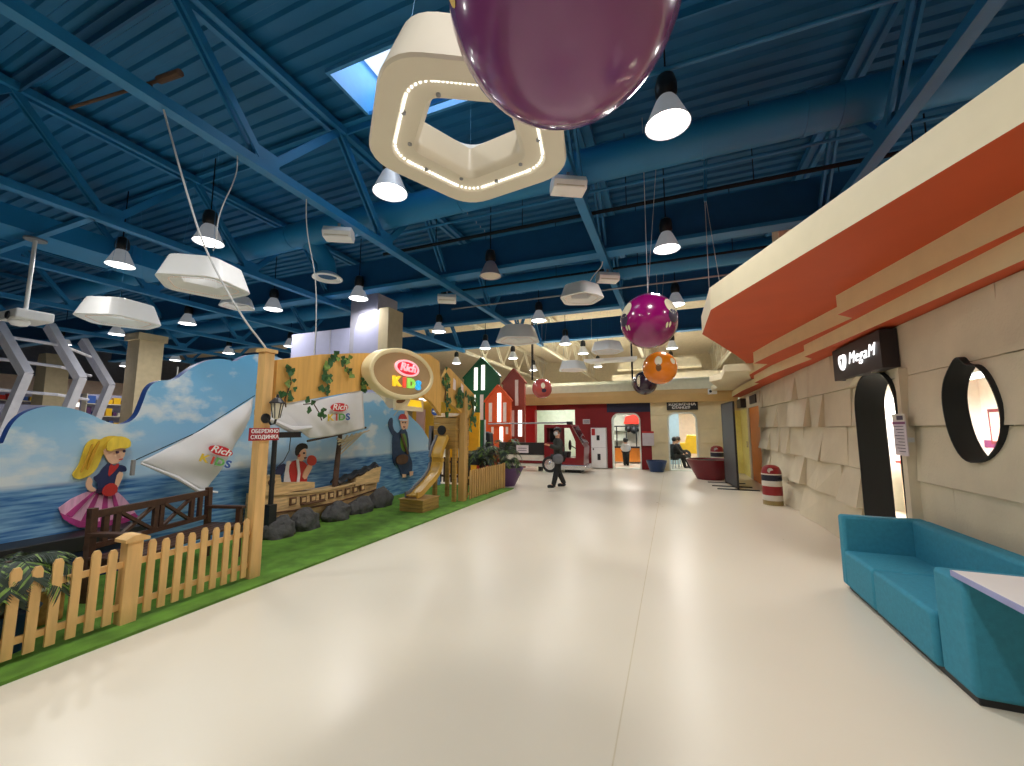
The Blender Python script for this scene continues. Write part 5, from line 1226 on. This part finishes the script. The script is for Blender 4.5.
MB().box((1.7, 2.4, 0), (2.25, 2.46, .712)).build('panel_leg', 'laminate', t)

# black shop sign over the door, notice sheet
t = thing('shop_sign', 'black box sign with glowing white script above the doorway', 'sign', (2.2, 6.7, 2.35))
MB().box((2.21, 5.63, 2.32), (2.37, 7.05, 2.755)).build('sign_box', 'sign_black', t, bevel=.004)
MB().prism(smooth_poly([(6.82, 2.6), (6.79, 2.48), (6.69, 2.42), (6.6, 2.48), (6.57, 2.6), (6.63, 2.65), (6.69, 2.63), (6.76, 2.65)], 2), 'x', 2.195, 2.21).build('logo_badge', 'glow_white', t)
MB().prism([(6.73, 2.59), (6.67, 2.59), (6.67, 2.49), (6.7, 2.49), (6.7, 2.56), (6.73, 2.56)], 'x', 2.19, 2.196).build('logo_notch', 'sign_black', t)
text('lettering', 'MegaM', .215, 'glow_white', (2.2, 6.12, 2.55), t, '-x', shear=.3, bold=-.003, extrude=.004, sx=1.1, space=1.12)
t = thing('notice_sheet', 'pale printed notice on the wall right of the black doorway', 'notice', (2.28, 5.75, 1.3))
MB().box((2.255, 5.4, 1.36), (2.265, 5.65, 1.72)).build('sheet', 'paper', t); MB().box((2.255, 5.4, 1.72), (2.265, 5.65, 1.8)).build('header', 'bin_white', t)
pr_ = MB()
for i in range(9): pr_.box((2.251, 5.44, 1.4 + i * .033), (2.255, 5.56 + .03 * (i % 3), 1.407 + i * .033))
pr_.box((2.251, 5.43, 1.735), (2.255, 5.55, 1.78)); pr_.build('print', 'paper_ink', t); MB().box((2.25, 5.4, 1.69), (2.255, 5.65, 1.715)).build('stripe', 'violet_stripe', t)
MB().box((2.265, 5.5, 1.5), (2.36, 5.55, 1.55)).build('bracket', 'white_metal', t)

# ------------------------------------------------------------------ left hall beyond the mural
t = thing('panel_tower', 'white panelled tower standing behind the wooden header', 'tower', (-9, 9.3, 0))
wp = MB(); wp.box((-11.1, 9.0, 0), (-8.75, 9.1, 4.6)); wp.build('low_wall', 'structure_white', t)
for x in (-10.1, -9.5): MB().box((x, 8.985, 2.5), (x + .03, 9.0, 4.6)).build('joint', 'structure_grey', t)
MB().box((-8.75, 9.0, 0), (-7.75, 9.9, 5.55)).build('column_box', 'structure_grey', t, bevel=.02)
MB().prism([(-8.3, 0), (-7.4, 0), (-7.4, 4.95), (-7.6, 4.85), (-8.1, 4.85), (-8.3, 4.4)], 'y', 8.7, 8.78).build('front_panel', 'structure_white', t)
MB().box((-7.4, 8.66, 0), (-7.08, 9.3, 4.95)).build('corner_post', 'column_beige', t)
t = thing('beige_column', 'beige square column rising behind the cloud mural', 'column', (-18.2, 8.6, 0))
MB().box((-18.55, 8.25, 0), (-17.8, 9.0, 4.85)).build('shaft', 'column_beige', t); MB().box((-18.63, 8.17, 4.85), (-17.72, 9.08, 5.1)).build('capital', 'column_beige', t); MB().box((-18.3, 8.5, 5.1), (-18.05, 8.75, 5.6)).build('neck', 'steel_blue', t)
t = thing('beige_column', 'tapering beige column behind the white ribs', 'column', (-28.6, 9.9, 0))
MB().prism([(-29.3, 0), (-27.9, 0), (-28.1, 4.6), (-28.3, 5.3), (-29.0, 5.3), (-29.1, 4.6)], 'y', 9.5, 10.3).build('shaft', 'column_beige', t)
RB = [((-17.0, 5.0), 3.9, 'nearest white slanted rib at the left edge of the photo'), ((-17.0, 6.1), 3.6, 'second white slanted rib from the left edge'), ((-18.9, 7.6), 4.0, 'third white slanted rib, in front of the blue tent')]
for (x, y), zt, lb in RB:
    t = thing('slanted_rib', lb, 'rib', (x, y, 0), 0, 'white slanted ribs')
    MB().bar((x - .6, y - .2, 4.75), (x + .45, y + .25, 3.1), .3, .18, up=(0, 1, 0)).build('upper_arm', 'rib_white', t); MB().bar((x + .42, y + .25, 3.18), (x - .45, y - .1, 0), .3, .18, up=(0, 1, 0)).build('lower_arm', 'rib_white', t)
t = thing('play_railing', 'white railing strung between the slanted ribs', 'railing', (-17.5, 5.5, 0))
for z in (2.75, 3.6, 4.25): MB().tube([(-18.6, 2.2, z), (-17.25, 5.0, z - .05), (-17.2, 6.1, z - .1), (-19.2, 7.6, z - .1)], .045, 8).build('rail', 'rib_white', t)
MB().tube([(-18.6, 2.2, 0), (-18.6, 2.2, 4.3)], .06, 8).build('post', 'rib_white', t)
t = thing('soft_play_deck', 'purple and pink soft play deck behind the ribs', 'deck', (-20.5, 4.5, 0))
MB().box((-22, 2.0, 2.0), (-19.4, 7.0, 2.4)).build('deck_slab', 'structure_white', t); MB().box((-22, 2.0, .2), (-19.6, 7.0, 2.0)).build('padded_wall', 'pot_purple', t)
for y in (2.2, 6.8): MB().box((-22, y - .1, 0), (-19.5, y + .1, .2)).build('footing', 'black', t)
t = thing('blue_tent', 'blue peaked tent beside the mural clouds', 'tent', (-20.6, 11.0, 0))
MB().hexa([(-22.4, 9.6, 0), (-18.8, 9.6, 0), (-18.8, 12.4, 0), (-22.4, 12.4, 0), (-20.7, 11, 3.9), (-20.6, 11, 3.9), (-20.6, 11.1, 3.9), (-20.7, 11.1, 3.9)]).build('canvas', 'tent_blue', t); MB().tube([(-20.65, 11.05, 3.8), (-20.65, 11.05, 4.4)], .03, 6).build('pole', 'white_metal', t)
# distant shop fronts
for i, (y0, y1, z0, z1, mt, lb) in enumerate([(3, 9, 3.6, 4.9, 'hall_cream', 'cream fascia of a distant shop at the far left'), (9.5, 16, 3.3, 4.6, 'room_pink', 'pale pink fascia of a distant shop'), (16.5, 28, 3.3, 4.8, 'hall_cream', 'long cream fascia of the shops in the far corner')]):
    t = thing('distant_shop', lb, 'shop', (-34, (y0 + y1) / 2, 0), 0, 'distant shop fronts')
    MB().box((-35.5, y0, z0), (-33.8, y1, z1)).build('fascia', mt, t); MB().box((-35.5, y0, 0), (-34.2, y1, .9)).build('base', 'structure_grey', t); MB().box((-35.5, y0, .9), (-35.3, y1, z0)).build('glow_wall', 'strip_faint_glow', t)
    for k in range(int((y1 - y0) / 1.5)): MB().box((-33.9, y0 + .3 + k * 1.5, z0 - .35), (-33.8, y0 + 1.2 + k * 1.5, z0 - .1)).build('light_panel', 'strip_glow', t)
    for k in range(2): MB().box((-35.0, y0 + k * (y1 - y0 - .2), .0), (-34.3, y0 + k * (y1 - y0 - .2) + .2, z0)).build('pier', 'structure_grey', t)
rn = random.Random(11)
for i, (y, lb) in enumerate([(10.2, 'distant shelf of goods left of the beige column'), (13.5, 'distant shelf of goods behind the blue tent'), (17.0, 'distant shelf of goods right of the blue tent'), (21.0, 'distant shelf of goods past the beige column')]):
    t = thing('goods_shelf', lb, 'shelf', (-31, y, 0), 0, 'distant shelves')
    MB().box((-31.4, y - 1.4, 0), (-31.2, y + 1.4, 3.6)).build('back_panel', 'structure_white', t)
    for z in (1.6, 2.3, 3.0): MB().box((-31.2, y - 1.4, z), (-30.7, y + 1.4, z + .05)).build('shelf_board', 'bin_white', t)
    for side in (-1.4, 1.36): MB().box((-31.2, y + side, 0), (-30.7, y + side + .04, 3.6)).build('side_panel', 'bin_white', t)
    for z in (1.65, 2.35, 3.05):
        yy = y - 1.3
        while yy < y + 1.1:
            w_ = rn.uniform(.15, .35); MB().box((-31.1, yy, z), (-30.8, yy + w_, z + rn.uniform(.2, .5))).build('stock_block', rn.choice(['toy_red', 'p_blue', 'bin_white', 'toy_yellow', 'pot_purple', 'white_metal', 'room_pink']), t); yy += w_ + .06
# projector
t = thing('ceiling_projector', 'white ceiling projector on a pole at the left edge', 'projector', (-11.35, 3.47, 3.65))
MB().box((-11.72, 3.25, 3.66), (-11.0, 3.75, 3.84)).build('case', 'white_metal', t, bevel=.03); MB().lathe([(.13, 0), (.14, -.05), (.1, -.11), (.00001, -.13)], (-11.3, 3.4, 3.67), 18).build('lens', 'white_plastic', t, smooth=True)
MB().lathe([(.07, 0), (.08, .02), (.05, .03)], (-11.27, 3.22, 3.72), 16, axis='y').build('eye', 'lamp_black', t, smooth=True)
MB().tube([(-11.35, 3.47, 3.84), (-11.35, 3.47, 5.3)], .032, 10).build('pole', 'white_metal', t); MB().lathe([(.16, 0), (.16, .03)], (-11.35, 3.47, 5.27), 14).build('ceiling_flange', 'metal_grey', t)
MB().box((-13.3, 3.42, 5.3), (-9.3, 3.52, 5.38)).build('support_rail', 'steel_blue', t)

# ------------------------------------------------------------------ people
def skin_mesh(vs, es, rs, sub=2):
    me = bpy.data.meshes.new('s'); me.from_pydata(vs, es, []); o = bpy.data.objects.new('s', me); C.objects.link(o)
    sk_ = o.modifiers.new('skin', 'SKIN'); sk_.use_smooth_shade = True; sk_.branch_smoothing = .6
    ss = o.modifiers.new('sub', 'SUBSURF'); ss.levels = sub; ss.render_levels = sub
    for i, r_ in enumerate(rs):
        d_ = me.skin_vertices[0].data[i]; d_.radius = r_ if isinstance(r_, tuple) else (r_, r_); d_.use_root = i == 0
    dg = bpy.context.evaluated_depsgraph_get(); dg.update()
    out = bpy.data.meshes.new_from_object(o.evaluated_get(dg)); bpy.data.objects.remove(o); bpy.data.meshes.remove(me); return out
def person(label, loc, rz, J, top='jacket_green', bot='cloth_black', hair='hair_dark', mask=None, cat='person'):
    """J: joint name -> local position (figure faces +y)"""
    t = thing('person', label, cat, loc, rz)
    names = ['pelvis', 'waist', 'chest', 'neck', 'head0', 'head1', 'head2']
    pos = [V(J[n]) for n in names]; rad = [(.15, .11), (.13, .1), (.155, .11), .055, .075, .09, .07]
    es = [(i, i + 1) for i in range(6)]
    def chain(root, pts, rs):
        a = root
        for p, r_ in zip(pts, rs): pos.append(V(p)); rad.append(r_); es.append((a, len(pos) - 1)); a = len(pos) - 1
        return a
    for s_ in 'LR':
        wi = chain(2, [J['sh' + s_], J['el' + s_], J['wr' + s_]], [.06, .045, .03])
        e = V(J['wr' + s_]); f = V(J['el' + s_]); dr = (e - f).normalized(); sd = dr.cross(V((0, 1, .1))).normalized()
        pl = chain(wi, [e + dr * .07], [.03])
        for k in range(4):
            b_ = e + dr * .1 + sd * (k - 1.5) * .02; q = b_ + dr * .035 * (1, 1.2, 1.1, .8)[k]; chain(pl, [b_, q, q + dr * .02 + V((0, .012, 0))], [.009, .0085, .007])
        chain(wi, [e + dr * .04 + sd * .04, e + dr * .07 + sd * .055], [.011, .009])
        chain(0, [J['hip' + s_], J['kn' + s_], J['an' + s_], J['toe' + s_]], [.09, .06, .042, .035])
    link('body', skin_mesh(pos, es, rad), 'skin', t, world=False)
    # clothing grown on the same skeleton
    p2 = [V(J[n]) for n in ('pelvis', 'waist', 'chest', 'neck')]; p2[3] = p2[2].lerp(p2[3], .85); r2 = [(.2, .155), (.185, .15), (.205, .16), .09]; p2[0] = p2[0].lerp(p2[1], -.35); e2 = [(0, 1), (1, 2), (2, 3)]
    for s_ in 'LR':
        n = len(p2); e_, w_ = V(J['el' + s_]), V(J['wr' + s_]); p2 += [V(J['sh' + s_]), V(J['sh' + s_]).lerp(e_, .5), e_, e_.lerp(w_, .5), w_, e_.lerp(w_, 1.08)]; r2 += [.095, .085, .078, .07, .06, .055]; e2 += [(2, n)] + [(n + q, n + q + 1) for q in range(5)]
    link('jacket', skin_mesh(p2, e2, r2), top, t, world=False)
    p3 = [V(J['pelvis']) + V((0, 0, .02))]; r3 = [(.17, .13)]; e3 = []
    for s_ in 'LR':
        n = len(p3); k2, a_ = V(J['kn' + s_]), V(J['an' + s_]); p3 += [V(J['hip' + s_]), k2, k2.lerp(a_, .5), a_, k2.lerp(a_, 1.1)]; r3 += [.115, .088, .078, .07, .066]; e3 += [(0, n)] + [(n + q, n + q + 1) for q in range(4)]
    link('trousers', skin_mesh(p3, e3, r3), bot, t, world=False)
    for s_ in 'LR':
        a_ = V(J['an' + s_]); b_ = V(J['toe' + s_]); d_ = (b_ - a_); d_.z = 0; d_.normalize()
        link('shoe', skin_mesh([a_ - V((0, 0, .02)), V((a_.x, a_.y, b_.z + .005)) - d_ * .03, b_, b_ + d_ * .05], [(0, 1), (1, 2), (2, 3)], [.06, .06, .058, .045]), 'cloth_black', t, world=False)
    h = V(J['head1']); fdir = V(J.get('face', (0, 1, 0))).normalized(); sd = fdir.cross(V((0, 0, 1))).normalized()
    hm = MB().sphere(h + V((0, 0, .045)) - fdir * .018, .113, 20, 14); hm.v = [v for v in hm.v]
    hm.f = [f for f in hm.f if not all((V(hm.v[i]) - h).dot(fdir) > .03 and (V(hm.v[i]) - h).z < .085 for i in f)]; hm.m = [0] * len(hm.f)
    hm.build('hair', hair, t, world=False, smooth=True, ang=80, fix=False)
    MB().bar(h + fdir * .085 + V((0, 0, .02)), h + fdir * .115 - V((0, 0, .015)), .022, .024).build('nose', 'skin', t, world=False, smooth=True, ang=80)
    ey = MB()
    for k in (-1, 1): ey.sphere(h + fdir * .087 + sd * .034 * k + V((0, 0, .03)), .011, 10, 8)
    ey.build('eyes', 'print_dark', t, world=False, smooth=True)
    er = MB()
    for k in (-1, 1): er.sphere(h + sd * .09 * k, .022, 10, 8, sc=(.6, .6, 1.2))
    er.build('ears', 'skin', t, world=False, smooth=True)
    if mask:
        MB().sphere(h + fdir * .05 - V((0, 0, .03)), .066, 16, 12).build('face_mask', mask, t, world=False, smooth=True)
    else:
        MB().bar(h + fdir * .088 - sd * .025 - V((0, 0, .045)), h + fdir * .088 + sd * .025 - V((0, 0, .045)), .012, .008).build('mouth', 'print_red', t, world=False)
    return t
WALK = dict(pelvis=(0, 0, .9), waist=(0, .01, 1.06), chest=(0, .02, 1.27), neck=(0, .02, 1.42), head0=(0, .03, 1.5), head1=(0, .04, 1.58), head2=(0, .03, 1.65),
            shL=(-.17, .01, 1.35), elL=(-.24, .12, 1.12), wrL=(-.2, .34, 1.2), shR=(.17, .01, 1.35), elR=(.23, -.1, 1.1), wrR=(.22, .02, .9),
            hipL=(-.09, 0, .85), knL=(-.09, .1, .47), anL=(-.08, .2, .09), toeL=(-.08, .34, .035), hipR=(.09, 0, .85), knR=(.09, -.02, .46), anR=(.1, -.2, .1), toeR=(.11, -.06, .035), face=(.55, .8, 0))
# standing in the aisle: walks towards the left, face turned to the camera
for k_ in list(WALK):
    if k_ != 'face': WALK[k_] = tuple(c * .965 for c in WALK[k_])
WALK['face'] = (-.5, .85, 0)
pw = person('person in dark green jacket and black trousers walking with a grey bag', (-3.03, 11.2, 0), R(128), WALK, 'jacket_green', 'cloth_black', 'hair_dark', 'cloth_white')
bag = MB().sphere((0, 0, 0), 1, 20, 12, sc=(.09, .16, .14)).build('shoulder_bag', 'cloth_grey', pw, world=False, smooth=True); bag.location = (-.25, .12, .8)
MB().tube([(-.27, .2, .86), (-.2, .1, 1.15), (-.05, .06, 1.36), (.06, -.06, 1.36), (-.1, -.14, 1.1), (-.26, -.08, .86)], .012, 6).build('bag_strap', 'black', pw, world=False)
SIT = dict(pelvis=(0, -.02, .5), waist=(0, -.05, .65), chest=(0, -.02, .86), neck=(0, .02, 1.0), head0=(0, .05, 1.07), head1=(0, .08, 1.14), head2=(0, .08, 1.22),
           shL=(-.17, 0, .94), elL=(-.22, .1, .7), wrL=(-.12, .3, .62), shR=(.17, 0, .94), elR=(.22, .1, .7), wrR=(.12, .3, .62),
           hipL=(-.09, .02, .48), knL=(-.1, .42, .47), anL=(-.1, .52, .09), toeL=(-.1, .66, .035), hipR=(.09, .02, .48), knR=(.1, .42, .5), anR=(.12, .62, .1), toeR=(.12, .76, .035))
def stool(lb, loc, rz):
    t = thing('stool', lb, 'stool', loc, rz, 'stools inside the arch')
    MB().lathe([(.19, .36), (.2, .38), (.2, .4), (.18, .41)], n=20).build('seat', 'black', t, world=False, smooth=True)
    for k in range(4):
        a = PI / 4 + k * PI / 2; MB().tube([(.14 * math.cos(a), .14 * math.sin(a), .37), (.19 * math.cos(a), .19 * math.sin(a), 0)], .014, 6).build('leg', 'metal_grey', t, world=False)
for i, ((x, y), rz, lb) in enumerate([((.02, 18.0), -R(62), 'person in black sitting nearest inside the arch, leaning on knees'), ((.15, 18.75), -R(70), 'person in black sitting farther inside the arch with outstretched legs')]):
    person(lb, (x, y, 0), rz, SIT, 'cloth_black', 'cloth_black'); stool('small round stool under the nearer seated person' if i == 0 else 'small round stool under the farther seated person', (x, y, 0), rz)
CH = {k_: (tuple(c * .7 for c in v) if k_ != 'face' else v) for k_, v in WALK.items()}
for s_, x in (('L', -.06), ('R', .06)):
    CH['kn' + s_] = (x, .01, .32); CH['an' + s_] = (x, 0, .065); CH['toe' + s_] = (x, .09, .028); CH['el' + s_] = (x * 2.6, .04, .74); CH['wr' + s_] = (x * 2.2, .16, .7)
CH['face'] = (0, 1, 0)
person('child in a white shirt standing at the orange counter', (-1.95, 18.6, 0), R(5), CH, 'cloth_white', 'cloth_black')
# pots under the small palms
for loc, lb in (((-4.62, 1.52, .025), 'dark pot of the palm behind the near pickets'), ((-4.95, 10.2, .025), 'dark pot of the palm behind the slatted fence')):
    t = thing('plant_pot', lb, 'pot', loc); MB().lathe([(.12, 0), (.17, .26), (.18, .28), (.155, .28), (.15, .24)], loc, 20).build('pot', 'pot_navy', t, smooth=True)
S.view_settings.exposure = -0.45
